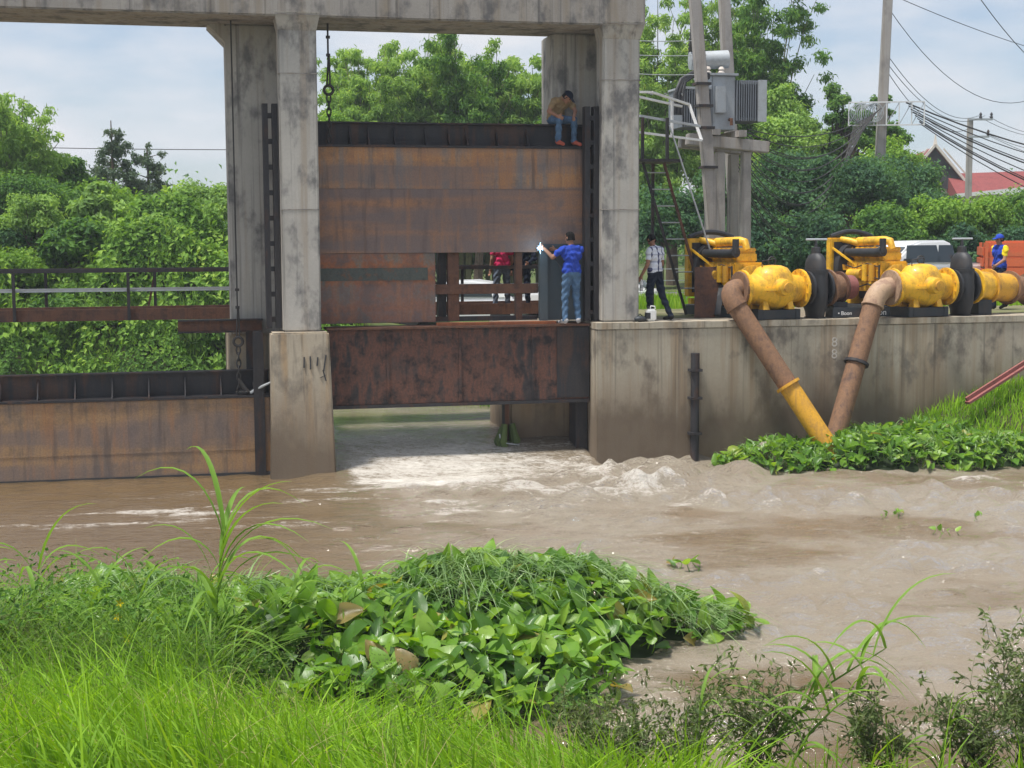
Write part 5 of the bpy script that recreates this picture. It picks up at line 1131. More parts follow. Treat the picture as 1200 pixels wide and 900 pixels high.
plant_trees([
    (-25, 51, 95, 85, 'leaf_a', 'broad', 13000, 'leafy_tree', 'tall spreading green tree at the far end of the footbridge'),
    (25, 49, 116, 48, 'leaf_bamboo', 'bamboo', 9000, 'bamboo_clump', 'feathery bamboo clump arching above the far left bank'),
    (78, 52, 150, 44, 'leaf_a', 'sparse', 7000, 'leafy_tree', 'open-crowned tree with gaps beside the grey-green conical tree'),
    (137, 60, 136, 40, 'leaf_euc', 'cone', 13000, 'conical_tree', 'slim grey-green conical tree standing above the bank trees'),
    (178, 61, 166, 40, 'leaf_euc', 'cone', 12000, 'conical_tree', 'shorter grey-green tree with pointed crown beside the slim conical one'),
    (40, 47, 192, 66, 'leaf_a', 'broad', 14000, 'leafy_tree', 'bright green rounded tree behind the footbridge railing'),
    (124, 50, 198, 50, 'leaf_c', 'broad', 11000, 'leafy_tree', 'yellow-green tree below the slim conical tree'),
    (188, 51, 222, 46, 'leaf_a', 'broad', 10000, 'leafy_tree', 'mid-green tree below the shorter grey-green tree'),
    (240, 53, 200, 42, 'leaf_bamboo', 'broad', 9000, 'leafy_tree', 'light feathery tree close to the left concrete column'),
    (292, 54, 200, 46, 'leaf_a', 'broad', 7000, 'leafy_tree', 'green tree half hidden behind the left concrete column'),
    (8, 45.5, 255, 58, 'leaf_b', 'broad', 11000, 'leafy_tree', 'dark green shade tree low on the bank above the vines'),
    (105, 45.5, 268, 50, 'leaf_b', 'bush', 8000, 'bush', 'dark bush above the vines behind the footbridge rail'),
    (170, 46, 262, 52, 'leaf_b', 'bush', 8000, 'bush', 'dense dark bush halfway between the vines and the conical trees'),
    (232, 46, 258, 50, 'leaf_b', 'bush', 8000, 'bush', 'dark green bush right by the left column'),
], L_)
def slope_bush(px, d, hgt, rpx, mat, label, seed, ls=.13, n=5200):
    x = (px - 600)/1700*d; zb = float(far_h(np.array(x), np.array(float(d)))) - .15
    tree('bush', label, x, d, zb, hgt, rpx/1700*d, mat, seed, 'bush', n, ls, 'shrubs on the vine-covered bank')
for i, (px, d, hg, rp_, mt_, lb_) in enumerate((
    (15, 42.5, 1.9, 42, 'leaf_c', 'yellow-green shrub behind the footbridge where the rail leaves the trees'), (62, 41.6, 1.2, 36, 'leaf_a', 'low mid-green shrub under the footbridge deck'),
    (95, 43.5, 2.1, 40, 'leaf_a', 'rounded green shrub showing between the footbridge rails'), (140, 41.8, 1.3, 40, 'leaf_c', 'bright low shrub beneath the middle of the footbridge'),
    (178, 43.6, 2.3, 34, 'leaf_bamboo', 'pale feathery shrub behind the thin slanted brace'), (205, 41.6, 1.25, 34, 'leaf_bamboo', 'pale tufted shrub above the bracket beam'),
    (240, 43.2, 2.1, 34, 'leaf_c', 'lime shrub next to the left column behind the railing'), (255, 41.8, 1.2, 26, 'leaf_a', 'small green shrub beside the hanging chain'), (118, 44.4, 2.9, 30, 'leaf_bamboo', 'tall pale sapling above the footbridge top rail'), (45, 44.6, 2.7, 34, 'leaf_bamboo', 'pale leafy sapling near the far end of the railing'))):
    slope_bush(px, d, hg, rp_, mt_, lb_, 900 + i, .11 + .05*(i % 3))
C_ = 'bamboo and trees behind the raised gate'
plant_trees([
    (455, 60, 66, 46, 'leaf_bamboo', 'broad', 9000, 'leafy_tree', 'hazy light green tree filling in behind the first bamboo'),
    (535, 61, 58, 50, 'leaf_bamboo', 'broad', 10000, 'leafy_tree', 'hazy light green tree filling in behind the middle bamboo'),
    (612, 61, 92, 42, 'leaf_bamboo', 'broad', 8000, 'leafy_tree', 'hazy light green tree between the bamboo and the right column'),
    (392, 54, 86, 34, 'leaf_c', 'broad', 6000, 'leafy_tree', 'yellow-green tree beside the hoist chain'),
    (412, 59, 66, 40, 'leaf_bamboo', 'bamboo', 13000, 'bamboo_clump', 'feathery bamboo clump right behind the hoist chain'),
    (578, 59, 52, 46, 'leaf_bamboo', 'bamboo', 14000, 'bamboo_clump', 'pale bamboo clump between the tallest clump and the seated man'),
    (636, 60, 66, 40, 'leaf_bamboo', 'bamboo', 12000, 'bamboo_clump', 'pale bamboo clump beside the right rear column'),
    (432, 57, 52, 52, 'leaf_bamboo', 'bamboo', 18000, 'bamboo_clump', 'tall feathery bamboo clump rising over the raised gate near the hoist chain'),
    (492, 58, 38, 58, 'leaf_bamboo', 'bamboo', 20000, 'bamboo_clump', 'tallest bamboo clump above the middle of the raised gate'),
    (545, 57, 40, 55, 'leaf_a', 'bamboo', 19000, 'bamboo_clump', 'darker green bamboo clump above the middle of the raised gate'),
    (606, 58, 70, 46, 'leaf_bamboo', 'bamboo', 16000, 'bamboo_clump', 'bamboo clump behind the seated man'),
    (560, 51, 112, 42, 'leaf_c', 'broad', 7000, 'leafy_tree', 'low bright yellow-green tree showing over the gate top'),
    (655, 56, 78, 40, 'leaf_a', 'broad', 8000, 'leafy_tree', 'green tree partly hidden by the right concrete column'),
    (455, 53, 128, 40, 'leaf_a', 'bush', 6000, 'bush', 'green bush just showing over the gate top'),
    (520, 62, 262, 60, 'leaf_b', 'bush', 5000, 'bush', 'dark bush seen through the cut-out window in the gate'),
    (605, 62, 250, 60, 'leaf_b', 'bush', 5000, 'bush', 'dark bush behind the person in the pink shirt'),
], C_)
R_ = 'trees behind the pumps and transformer'
plant_trees([
    (770, 57, -8, 46, 'leaf_bamboo', 'bamboo', 12000, 'bamboo_clump', 'tall airy bamboo clump between the right column and the leaning pole'),
    (838, 60, -30, 52, 'leaf_bamboo', 'bamboo', 12000, 'bamboo_clump', 'tall bamboo clump behind the transformer poles'),
    (896, 57, -20, 55, 'leaf_a', 'bamboo', 15000, 'bamboo_clump', 'tall full bamboo clump right of the transformer'),
    (788, 60, 52, 42, 'leaf_bamboo', 'broad', 9000, 'leafy_tree', 'hazy light tree between the right column and the transformer'),
    (868, 62, 14, 46, 'leaf_bamboo', 'broad', 10000, 'leafy_tree', 'tall light green tree rising behind the transformer'),
    (905, 60, 38, 40, 'leaf_a', 'broad', 9000, 'leafy_tree', 'tall green tree filling in right of the transformer'),
    (918, 54, 60, 42, 'leaf_bamboo', 'broad', 9000, 'leafy_tree', 'pale green tree over the sagging cables'),
    (985, 60, 46, 40, 'leaf_a', 'sparse', 6500, 'leafy_tree', 'open-branched tree against the sky left of the tall pole'),
    (1030, 61, 68, 36, 'leaf_a', 'sparse', 5000, 'leafy_tree', 'small open tree crown behind the tall grey pole'),
    (1045, 55, 128, 45, 'leaf_c', 'broad', 7000, 'leafy_tree', 'yellow-green tree behind the wire cable rack'),
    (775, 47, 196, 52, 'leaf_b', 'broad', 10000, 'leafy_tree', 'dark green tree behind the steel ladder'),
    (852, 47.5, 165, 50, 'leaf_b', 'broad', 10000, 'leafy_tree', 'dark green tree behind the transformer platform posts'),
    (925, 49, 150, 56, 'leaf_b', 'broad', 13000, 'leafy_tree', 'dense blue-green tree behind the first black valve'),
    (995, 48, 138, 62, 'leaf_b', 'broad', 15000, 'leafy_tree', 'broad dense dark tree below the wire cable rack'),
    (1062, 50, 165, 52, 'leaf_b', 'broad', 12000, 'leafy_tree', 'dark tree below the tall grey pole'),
    (1028, 45, 228, 56, 'leaf_a', 'bush', 10000, 'bush', 'mid-green bush above the second pump'),
    (1098, 45, 212, 50, 'leaf_c', 'bush', 11000, 'bush', 'bright yellow-green bush above the white pickup'),
    (1158, 46, 214, 52, 'leaf_c', 'bush', 12000, 'bush', 'yellow-green bush in front of the red roof'),
    (1215, 46, 205, 55, 'leaf_a', 'bush', 11000, 'bush', 'tall green bush beyond the orange truck'),
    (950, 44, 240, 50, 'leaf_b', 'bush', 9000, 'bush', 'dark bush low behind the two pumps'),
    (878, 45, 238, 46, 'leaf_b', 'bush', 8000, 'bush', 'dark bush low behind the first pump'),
    (1130, 44, 252, 46, 'leaf_b', 'bush', 8000, 'bush', 'dark green bush between the pickup and the orange truck'),
    (1190, 44.5, 258, 46, 'leaf_b', 'bush', 8000, 'bush', 'dark green bush directly behind the orange truck'),
], R_)
# far woods closing the horizon
r = np.random.default_rng(55); cl = []
for i in range(190):
    x = -95 + 190*i/189 + r.normal(); y = 100 + 14*r.random(); s_ = 2.2 + 1.4*r.random(); hz = 2.2 + 3.6*r.random()
    if x > 22: y += 14
    cl.append((np.array([x, y, 2.4 + hz*.5]), (s_*1.2, s_, hz*.75)))
V, F = crown_leaves(r, cl, 60000, .42, .26, .3, .5, .5)
tag(link('far_woods', np_mesh('far_woods', V, F), M['leaf_a']), 'hazy far-off belt of trees closing the horizon behind everything', 'woods', kind='stuff')
# vines over the left bank
r = np.random.default_rng(31); n = 110000
x = -25 + 20.5*r.random(n); d = -1.2 + 6.6*r.random(n); y = yb(x) + d
lump = lambda x, y: 1.9*sst(.3, .75, fbm(x*.62 + 3, y*.8, 71, 3)) + .6*fbm(x*1.9, y*1.9, 75, 2) - .15
e = .15; hz = lambda x, y: far_h(x, y) + lump(x, y)*sst(-1.6, 1.0, y - yb(x))*1.15 - .25
z = np.maximum(np.maximum(hz(x, y), far_h(x, y) + .22), .45) - .2*r.random(n)**1.6 + .25*(r.random(n) < .06)*r.random(n)
Nn = unit(np.stack([-(hz(x+e, y)-hz(x-e, y))/(2*e), -(hz(x, y+e)-hz(x, y-e))/(2*e) - .25, np.ones(n)], 1) + .55*r.normal(size=(n, 3)))
V, F = leaf_quads(np.stack([x, y, z], 1), np.cross(Nn, r.normal(size=(n, 3))) + np.array([0, -.2, -.45]), Nn, .13*(.5 + .9*r.random(n)), .09*(.5 + .9*r.random(n)))
tag(link('vine_cover', np_mesh('vine_cover', V, F), M['vine']), 'tangled bright green vines smothering the far bank behind the footbridge', 'vines', kind='stuff')
r = np.random.default_rng(37); n = 6000; x = -22 + 17*r.random(n); y = yb(x) + 5.5*r.random(n)
Nn = unit(np.stack([0*x, -.5 + 0*x, np.ones(n)], 1) + .5*r.normal(size=(n, 3)))
V, F = leaf_quads(np.stack([x, y, np.maximum(hz(x, y), far_h(x, y) + .22) + .05 + .35*r.random(n)], 1), np.cross(Nn, r.normal(size=(n, 3))) + np.array([0, -.4, -.4]), Nn, .14 + .12*r.random(n), .09 + .07*r.random(n))
tag(link('broadleaf_cover', np_mesh('broadleaf_cover', V, F), M['leaf_c']), 'scattered big pale leaves standing out of the vines on the far bank', 'plants', kind='stuff')
# grass on the yard, behind the ladder, and at the foot of the far bank
def scatter_grass(name, label, P, h, wdt, mat, r, lean=.35, droop=.25, nseg=3, patchy=0):
    n = len(P); a = r.random(n)*6.283 ; ln = lean*r.random(n); H_ = h*(.4 + .9*r.random(n)**1.5)
    if patchy:
        f = fbm(P[:, 0]*1.5, P[:, 1]*1.5, 111); H_ = H_*(1 + patchy*(f - .45)*2); a = a*.45 + 6.283*fbm(P[:, 0]*.8, P[:, 1]*.8, 113); ln = ln*(.5 + 1.4*vnoise(P[:, 0]*2.3, P[:, 1]*2.3, 115))
    V, F = blades(P, H_, wdt*(.5 + 1.0*r.random(n)), np.stack([np.cos(a)*ln, np.sin(a)*ln], 1), droop*r.random(n)*1.4, nseg, r)
    o = link(name, np_mesh(name, V, F), M[mat]); return tag(o, label, 'grass', kind='stuff')
r = np.random.default_rng(77); n = 16000; x = 2.6 + 13*r.random(n); y = 34.5 + 9*r.random(n)
uu = (x - O.x)*math.cos(A) + (y - O.y)*math.sin(A); vv = -(x - O.x)*math.sin(A) + (y - O.y)*math.cos(A)
scatter_grass('yard_grass', 'lime green grass growing behind the ladder and the fence', np.stack([x, y, yard_h(uu, vv) - .02], 1), .42, .035, 'grass', r)
x = -3.4 + 3.8*r.random(6000); y = yb(x) + .2 + 3.5*r.random(6000)
scatter_grass('bank_grass', 'pale green grass at the water edge seen under the raised gate', np.stack([x, y, far_h(x, y) - .05], 1), .5, .04, 'vine', r)
x = -20 + 16*r.random(16000); y = yb(x) + 5.2*r.random(16000); k_ = fbm(x*.7, y*.9, 141) > .47; x, y = x[k_], y[k_]
scatter_grass('slope_tall_grass', 'tall wispy light grass tufts among the vines on the far bank', np.stack([x, y, np.maximum(hz(x, y), far_h(x, y) + .2) - .15], 1), .75, .03, 'reed', r, .7, .6, 4)
# grass bank against the retaining wall
def bank_h(u, v):
    hw = np.interp(u, [3.2, 4.6, 5.4, 6.6, 8, 10, 16], [-.9, -.3, .25, .85, 1.3, 1.6, 1.9]); ft = np.interp(u, [3, 6, 9, 16], [-1.6, -2.4, -2.9, -3.4])
    return -.6 + (hw + .6)*sst(0, 1, (v - ft)/(-.15 - ft))**.8 + .12*(fbm(u*2, v*2, 81) - .5)
ub, vb = np.arange(3, 18, .3), np.arange(-4.2, -.19, .2)
tag(at_frame(link('grassy_bank', gridmesh('grassy_bank', ub, vb, bank_h), M['mud'])), kind='structure')
n = 17000; u_ = 4.8 + 9*r.random(n); v_ = -2.6 + 2.3*r.random(n); z_ = bank_h(u_, v_); k_ = z_ > .02; u_, v_, z_ = u_[k_], v_[k_], z_[k_]
o = scatter_grass('slope_grass', 'soft bright grass on the slope below the right end of the wall', np.stack([u_, v_, z_ - .03], 1), .34, .028, 'grass', r, .5, .4); at_frame(o)

# ------------------------------------------------------------------ hyacinth leaves
def hyacinth_leaf(seed, L=1.0):
    r_ = random.Random(seed); b = MB(); nl, nw = 7, 4; wd = (.74, .86, .50, .34, .66, .80, .42)[seed % 7]; cup = (.12, .2, .25, .1, .45, .08, .3)[seed % 7]; bendv = (.2, .35, .5, .7, .15, .55, .3)[seed % 7]
    rows = []
    for i in range(nl + 1):
        t = i/nl; half = wd*.5*(math.sin(math.pi*min(1, t*.93 + .07)**.75))**.8 if t < 1 else .005
        for j in range(nw + 1):
            s_ = -1 + 2*j/nw; b.v.append((half*s_, t, cup*s_*s_*half*2 - bendv*t*t + .02*math.sin(9*t + seed)*abs(s_)))
    for i in range(nl):
        for j in range(nw): a = i*(nw+1) + j; b.f.append((a, a+1, a+nw+2, a+nw+1))
    b.tube([(0, .03, -.01), (0, -.08, -.18), (0, -.10, -.55), (0, -.05, -1.0)], [.028, .035, .045, .05], 5)
    return b.mesh('hyacinth_leaf', smooth='all')
HL = [hyacinth_leaf(s) for s in range(7)]
for m_ in HL: m_.materials.append(M['hya'])
HV = []
for m_ in HL:
    v = np.empty(len(m_.vertices)*3, np.float32); m_.vertices.foreach_get('co', v); m_.calc_loop_triangles(); f = np.empty(len(m_.loop_triangles)*3, np.int32); m_.loop_triangles.foreach_get('vertices', f); HV.append((v.reshape(-1, 3), f.reshape(-1, 3)))
def leaf_matrix(p, nrm, yaw, tilt, s):
    n_ = Vector(nrm).normalized(); q = Vector((0, 0, 1)).rotation_difference(n_)
    return Matrix.Translation(Vector(p)) @ q.to_matrix().to_4x4() @ Matrix.Rotation(yaw, 4, 'Z') @ Matrix.Rotation(tilt, 4, 'X') @ Matrix.Diagonal((s, s, s, 1))
def leaf_bed(root, spots, r_, smin, smax, nparts):
    """spots: list of (point, normal), the most exposed first; the first nparts leaves are objects, the rest one stuff part"""
    rest = []
    for i, (p, nr) in enumerate(spots):
        s_ = smin + (smax - smin)*r_.random()**1.2; k_ = r_.randrange(7); nn = Vector(nr)*.55 + Vector((r_.gauss(0, .3), r_.gauss(-.25, .3), .75))
        Mx = leaf_matrix(p, nn, r_.random()*6.283, rad(r_.choice([12, 25, 40, 60, 70])), s_)
        if i < nparts: o = bpy.data.objects.new('leaf', HL[k_]); col.objects.link(o); o.parent = root; o.matrix_local = Mx
        else:
            m4 = np.array(Mx); v, f = HV[k_]; rest.append((v @ m4[:3, :3].T + m4[:3, 3], f))
    if rest:
        V, F = cat(rest); tag(link('lower_leaves', np_mesh('lower_leaves', V, F, True), M['hya'], root), kind='stuff')
def heap_fn(E):
    def H(x, y):
        h = np.full(np.shape(x), -.35)
        for cx, cy, rx, ry, tp, rt_ in E:
            c, s = math.cos(rt_), math.sin(rt_); X_, Y_ = (x-cx)*c + (y-cy)*s, -(x-cx)*s + (y-cy)*c; q = (X_/rx)**2 + (Y_/ry)**2
            h = np.maximum(h, np.where(q < 1, tp*np.sqrt(np.clip(1 - q, 0, 1)), -.35))
        return h
    return H
def heap(root, E, r, nspots, nparts, smin, smax, x0, x1, y0, y1, view, noise=.16, low=.06, cover_m='rootmass'):
    H0 = heap_fn(E); H = lambda x, y: H0(x, y) + noise*(fbm(x*1.6, y*1.6, 91) - .5)*2*(H0(x, y) > -.2)
    xs_, ys_ = np.arange(x0, x1, .09), np.arange(y0, y1, .09)
    X_, Y_ = np.meshgrid(xs_, ys_); Z_ = np.clip(H(X_, Y_) - .26, -.4, None); nx_ = len(xs_)
    i, j = np.meshgrid(np.arange(nx_-1), np.arange(len(ys_)-1)); a = (j*nx_ + i).ravel(); f = np.stack([a, a+1, a+nx_+1, a+nx_], 1)
    keep = (Z_.ravel()[f] > -.3).any(1); link('root_mass', np_mesh('root_mass', np.stack([X_.ravel(), Y_.ravel(), Z_.ravel()], 1), f[keep], True), M[cover_m], root)
    x = x0 + (x1-x0)*r.random(nspots*9); y = y0 + (y1-y0)*r.random(nspots*9); z = H(x, y); k_ = z > low; x, y, z = x[k_][:nspots], y[k_][:nspots], z[k_][:nspots]; e = .06
    Nn = unit(np.stack([-(H(x+e, y)-H(x-e, y))/(2*e), -(H(x, y+e)-H(x, y-e))/(2*e), np.ones(len(x))], 1))
    face = Nn @ unit(np.array(view)) + .3*r.random(len(x)); order = np.argsort(-face)
    P = np.stack([x, y, z - .12*r.random(len(x))**2], 1) + Nn*.03
    leaf_bed(root, [(P[i], Nn[i]) for i in order], random.Random(5), smin, smax, nparts)
    return H, P, Nn
hm = thing('water_hyacinth_mat', 'large heap of glossy water hyacinth leaves washed against the grassy bank', 'water hyacinth', -.4, 15, 0, 0, world=True)
off = np.array([-.4, 15, 0])
E = [(-.25, 15.6, 2.0, 1.25, .78, -.05), (1.45, 15.8, 1.35, .48, .36, .10), (.10, 14.0, .85, 1.15, .46, .5), (-2.3, 14.4, 1.8, 1.4, .82, 0), (-1.0, 13.6, 1.4, 1.2, .55, .2), (-4.2, 14.9, 1.6, 1.1, .75, 0)]
El = [(a - off[0], b_ - off[1], c_, d_, e_, f_) for a, b_, c_, d_, e_, f_ in E]
Hm, Pm, Nm = heap(hm, El, np.random.default_rng(12), 2500, 298, .13, .31, -5.6, 3.2, -2.8, 2.0, (0, -.95, .5))
# drooping sedge over the heap
r = np.random.default_rng(14); n = 2600
x = np.concatenate([r.normal(-.1, .7, 900), r.normal(-1.9, .9, 600), r.normal(1.6, .5, 260), r.normal(-3.6, .8, 650)]); y = np.concatenate([r.normal(.55, .35, 900), r.normal(.1, .5, 600), r.normal(.75, .2, 260), r.normal(-.1, .45, 650)])
z = Hm(x, y); k_ = z > .05; x, y, z = x[k_], y[k_], z[k_]; n = len(x)
a = r.normal(-.5, 1.35, n); ln = .5 + 1.3*r.random(n); H_ = .34 + .40*r.random(n)
V, F = blades(np.stack([x, y, z + .02], 1), H_, .012 + .016*r.random(n), np.stack([np.cos(a)*ln, np.sin(a)*ln], 1), .75 + .7*r.random(n), 5, r)
tag(link('sedge_blades', np_mesh('sedge_blades', V, F), M['sedge'], hm), kind='stuff')
n = 260; x = 1.9 + .85*r.random(n) ; y = .82 + .15*r.normal(size=n); a = r.normal(-.1, .25, n); ln = 1.3 + .9*r.random(n)
V, F = blades(np.stack([x, y, .22 + .1*r.random(n)], 1), .22 + .14*r.random(n), .02, np.stack([np.cos(a)*ln, np.sin(a)*ln], 1), 1.3 + .6*r.random(n), 6, r)
tag(link('trailing_grass', np_mesh('trailing_grass', V, F), M['sedge'], hm), kind='stuff')
# clump against the wall
hw_ = thing('water_hyacinth_mat', 'leafy green weed heap at the wall foot around the pipe ends', 'water hyacinth', 5, -1.2, 0)
Ew = [(-1.5, .1, 1.7, .9, .42, 0), (.2, -.05, 2.0, 1.15, .58, 0), (1.8, -.35, 1.5, .9, .46, .1), (-2.4, .2, 1.0, .6, .25, 0), (2.9, -.7, 1.2, .6, .28, 0), (1.0, .2, 1.5, .7, .64, 0)]
Hw, Pw, Nw = heap(hw_, Ew, np.random.default_rng(16), 1900, 285, .12, .26, -3.5, 4.2, -1.4, .95, (0, -1, .35), .2, .04)
r = np.random.default_rng(17); n = 2200; i = r.integers(0, len(Pw), n); a = r.random(n)*6.28; ln = .3 + .9*r.random(n)
V, F = blades(Pw[i], .22 + .25*r.random(n), .025, np.stack([np.cos(a)*ln, np.sin(a)*ln], 1), .5 + .6*r.random(n), 4, r); tag(link('weed_stems', np_mesh('weed_stems', V, F), M['sedge'], hw_), kind='stuff')
# little rafts of floating plants
for i, (x, y, s_) in enumerate(((2.2, 19.2, .17), (6.0, 22.55, .10), (6.35, 21.2, .12), (7.25, 22.4, .09), (6.15, 22.7, .08))):
    t = thing('floating_hyacinth', 'tiny raft of floating green leaves drifting alone on the brown water', 'floating plant', x, y, 0, 0, 'floating plants adrift', True); q = random.Random(i)
    for k_ in range(7 if s_ > .15 else 5): o = bpy.data.objects.new('leaf', HL[k_ % 5]); col.objects.link(o); o.parent = t; o.matrix_local = leaf_matrix((q.gauss(0, s_*.8), q.gauss(0, s_*.6), .06), (q.gauss(0, .4), q.gauss(0, .4), 1), q.random()*6.28, rad(q.uniform(20, 70)), s_*q.uniform(.7, 1.1))

# ------------------------------------------------------------------ foreground bank growth
r = np.random.default_rng(23); n = 52000
x = -6.2 + 7.4*r.random(n); y = 6.3 + 7.5*r.random(n); edge = np.interp(x, [-6, -4, -2.6, -1.3, -.3, .6, 1.2], [13.2, 13.0, 12.3, 11.8, 11.2, 10.2, 9.0]) + 1.6*(fbm(x*.9, y*.5, 95) - .5)
k_ = y < edge; x, y = x[k_], y[k_]; z = near_h(x, y)
scatter_grass('bank_lawn', 'thick bright lime-green grass covering the near bank', np.stack([x, y, z - .03], 1), .47, .019, 'grass', r, .9, .75, 4, .8)
n = 2600; x = -6.2 + 7.0*r.random(n); y = 6.5 + 6.3*r.random(n); a = r.random(n)*6.28; ln = .2 + .9*r.random(n)
M['straw'] = foliage('dry_straw', [(0, (.22, .19, .08)), (.5, (.34, .29, .13)), (1, (.45, .38, .20))], .3)
ke = y < np.interp(x, [-6, -4, -2.6, -1.3, -.3, .6], [13.2, 13.0, 12.3, 11.8, 11.2, 10.2]); P_ = np.stack([x, y, near_h(x, y) - .02], 1)[ke]
V, F = blades(P_, (.25 + .4*r.random(n))[ke], .007, np.stack([np.cos(a)*ln, np.sin(a)*ln], 1)[ke], (.2 + .6*r.random(n))[ke], 4, r)
tag(link('dry_grass', np_mesh('dry_grass', V, F), M['straw']), 'thin dry straw-coloured stalks scattered through the lime grass', 'grass', kind='stuff')
n = 380; i = r.integers(0, len(P_), n); a = r.random(n)*6.28; V, F = [], []
hh_ = .55 + .3*r.random(n); tp_ = P_[i] + np.stack([.12*np.cos(a), .12*np.sin(a), hh_], 1)
V1, F1 = blades(P_[i], hh_, .004, np.stack([.12*np.cos(a)/hh_, .12*np.sin(a)/hh_], 1), 0, 3, r)
sp_n = 14; P2 = np.repeat(tp_, sp_n, 0) + np.stack([.03*r.normal(size=n*sp_n), .03*r.normal(size=n*sp_n), -.16*r.random(n*sp_n)], 1); V2, F2 = leaf_quads(P2, unit(r.normal(size=(n*sp_n, 3)) + np.array([0, 0, .8])), unit(r.normal(size=(n*sp_n, 3))), .022, .007)
V, F = cat([(V1, F1), (V2, F2)]); tag(link('seed_heads', np_mesh('seed_heads', V, F), M['weed']), 'loose olive seed heads standing above the lime grass', 'grass', kind='stuff')
n = 4500; x = .4 + 6*r.random(n); y = 7.8 + 3.4*r.random(n); k_ = r.random(n) < np.interp(fbm(x*.9, y*.9, 97), [.4, .6], [.1, 1]); x, y = x[k_], y[k_]
scatter_grass('bank_edge_grass', 'patchy taller grass along the near bank below the weeds', np.stack([x, y, near_h(x, y) - .03], 1), .5, .018, 'grass', r, .8, .6, 4, .8)
# mixed weeds at the left behind the lawn
n = 4500; x = -6.8 + 4.6*r.random(n); y = 12.4 + 2.6*r.random(n); base = np.maximum(near_h(x, y), .0); top = .3 + 1.0*fbm(x*1.3, y*1.3, 99)*sst(-2.0, -3.2, x) + .2; z = base + top*r.random(n)**.6
Nn = unit(np.stack([.0*x, -.3 + 0*x, np.ones(n)], 1) + .8*r.normal(size=(n, 3)))
V, F = leaf_quads(np.stack([x, y, z], 1), np.cross(Nn, r.normal(size=(n, 3))), Nn, .04 + .07*r.random(n), .02 + .025*r.random(n))
tag(link('bank_weeds', np_mesh('bank_weeds', V, F), M['vine']), 'tangle of small-leaved weeds at the water edge behind the lime grass', 'weeds', kind='stuff')
n = 11000; x = -6.8 + 4.2*r.random(n); y = 12.6 + 2.2*r.random(n); a = r.random(n)*6.28; ln = .25 + .7*r.random(n)
V, F = blades(np.stack([x, y, np.maximum(near_h(x, y), 0)], 1), .6 + 1.0*r.random(n)**2, .021, np.stack([np.cos(a)*ln, np.sin(a)*ln], 1), .2 + .5*r.random(n), 4, r)
tag(link('bank_sedge', np_mesh('bank_sedge', V, F), M['reed']), 'long thin arching grass among the weeds at the water edge', 'grass', kind='stuff')
# reeds: a stem with long arching leaves, each leaf a part
def reed(label, x, y, z, h, leaves, seed, lean=(0, 0), wl=.034):
    q = random.Random(seed); t = thing('reed', label, 'reed', x, y, z, 0, world=True)
    stem = [Vector((lean[0]*h*f*f, lean[1]*h*f*f, h*.62*f)) for f in (0, .25, .5, .75, 1)]
    MB().tube(stem, [.014, .012, .01, .008, .004], 6).build('stem', M['reed'], t, smooth=True)
    for i in range(leaves):
        f = .12 + .88*i/(leaves-1); j = min(3, int(f*4)); o = stem[j].lerp(stem[j+1], f*4 - j); a = q.choice([0, math.pi]) + q.gauss(0, .75) + lean[0]*0; ln = h*q.uniform(.42, .62)*(1.05 - .25*abs(f - .6)); up_ = q.uniform(.75, 1.25)*(.6 + .6*f); dr = q.uniform(.5, 1.15)*(1.15 - .3*f)
        b = MB(); ns_ = 9; d = Vector((math.cos(a) + lean[0]*.8, math.sin(a)*.7, 0)); d.normalize(); sd = Vector((-d.y, d.x, 0))
        for k2 in range(ns_ + 1):
            u2 = k2/ns_; c = o + d*ln*(.25*u2 + .55*u2**1.7) + Vector((0, 0, ln*(up_*u2 - dr*u2**2.4))); wv = wl*(math.sin(math.pi*min(1, u2*.85 + .15))**.6)*(1 - u2*.35) if k2 < ns_ else .002
            b.v += [tuple(c - sd*wv/2 + Vector((0, 0, wv*.25))), tuple(c), tuple(c + sd*wv/2 + Vector((0, 0, wv*.25)))]
        for k2 in range(ns_):
            for m2 in (0, 1): a0 = k2*3 + m2; b.f.append((a0, a0+1, a0+4, a0+3))
        b.build('leaf', M['reed'], t, smooth='all')
    return t
nz = lambda x, y: max(0., float(near_h(np.array(x), np.array(y))))
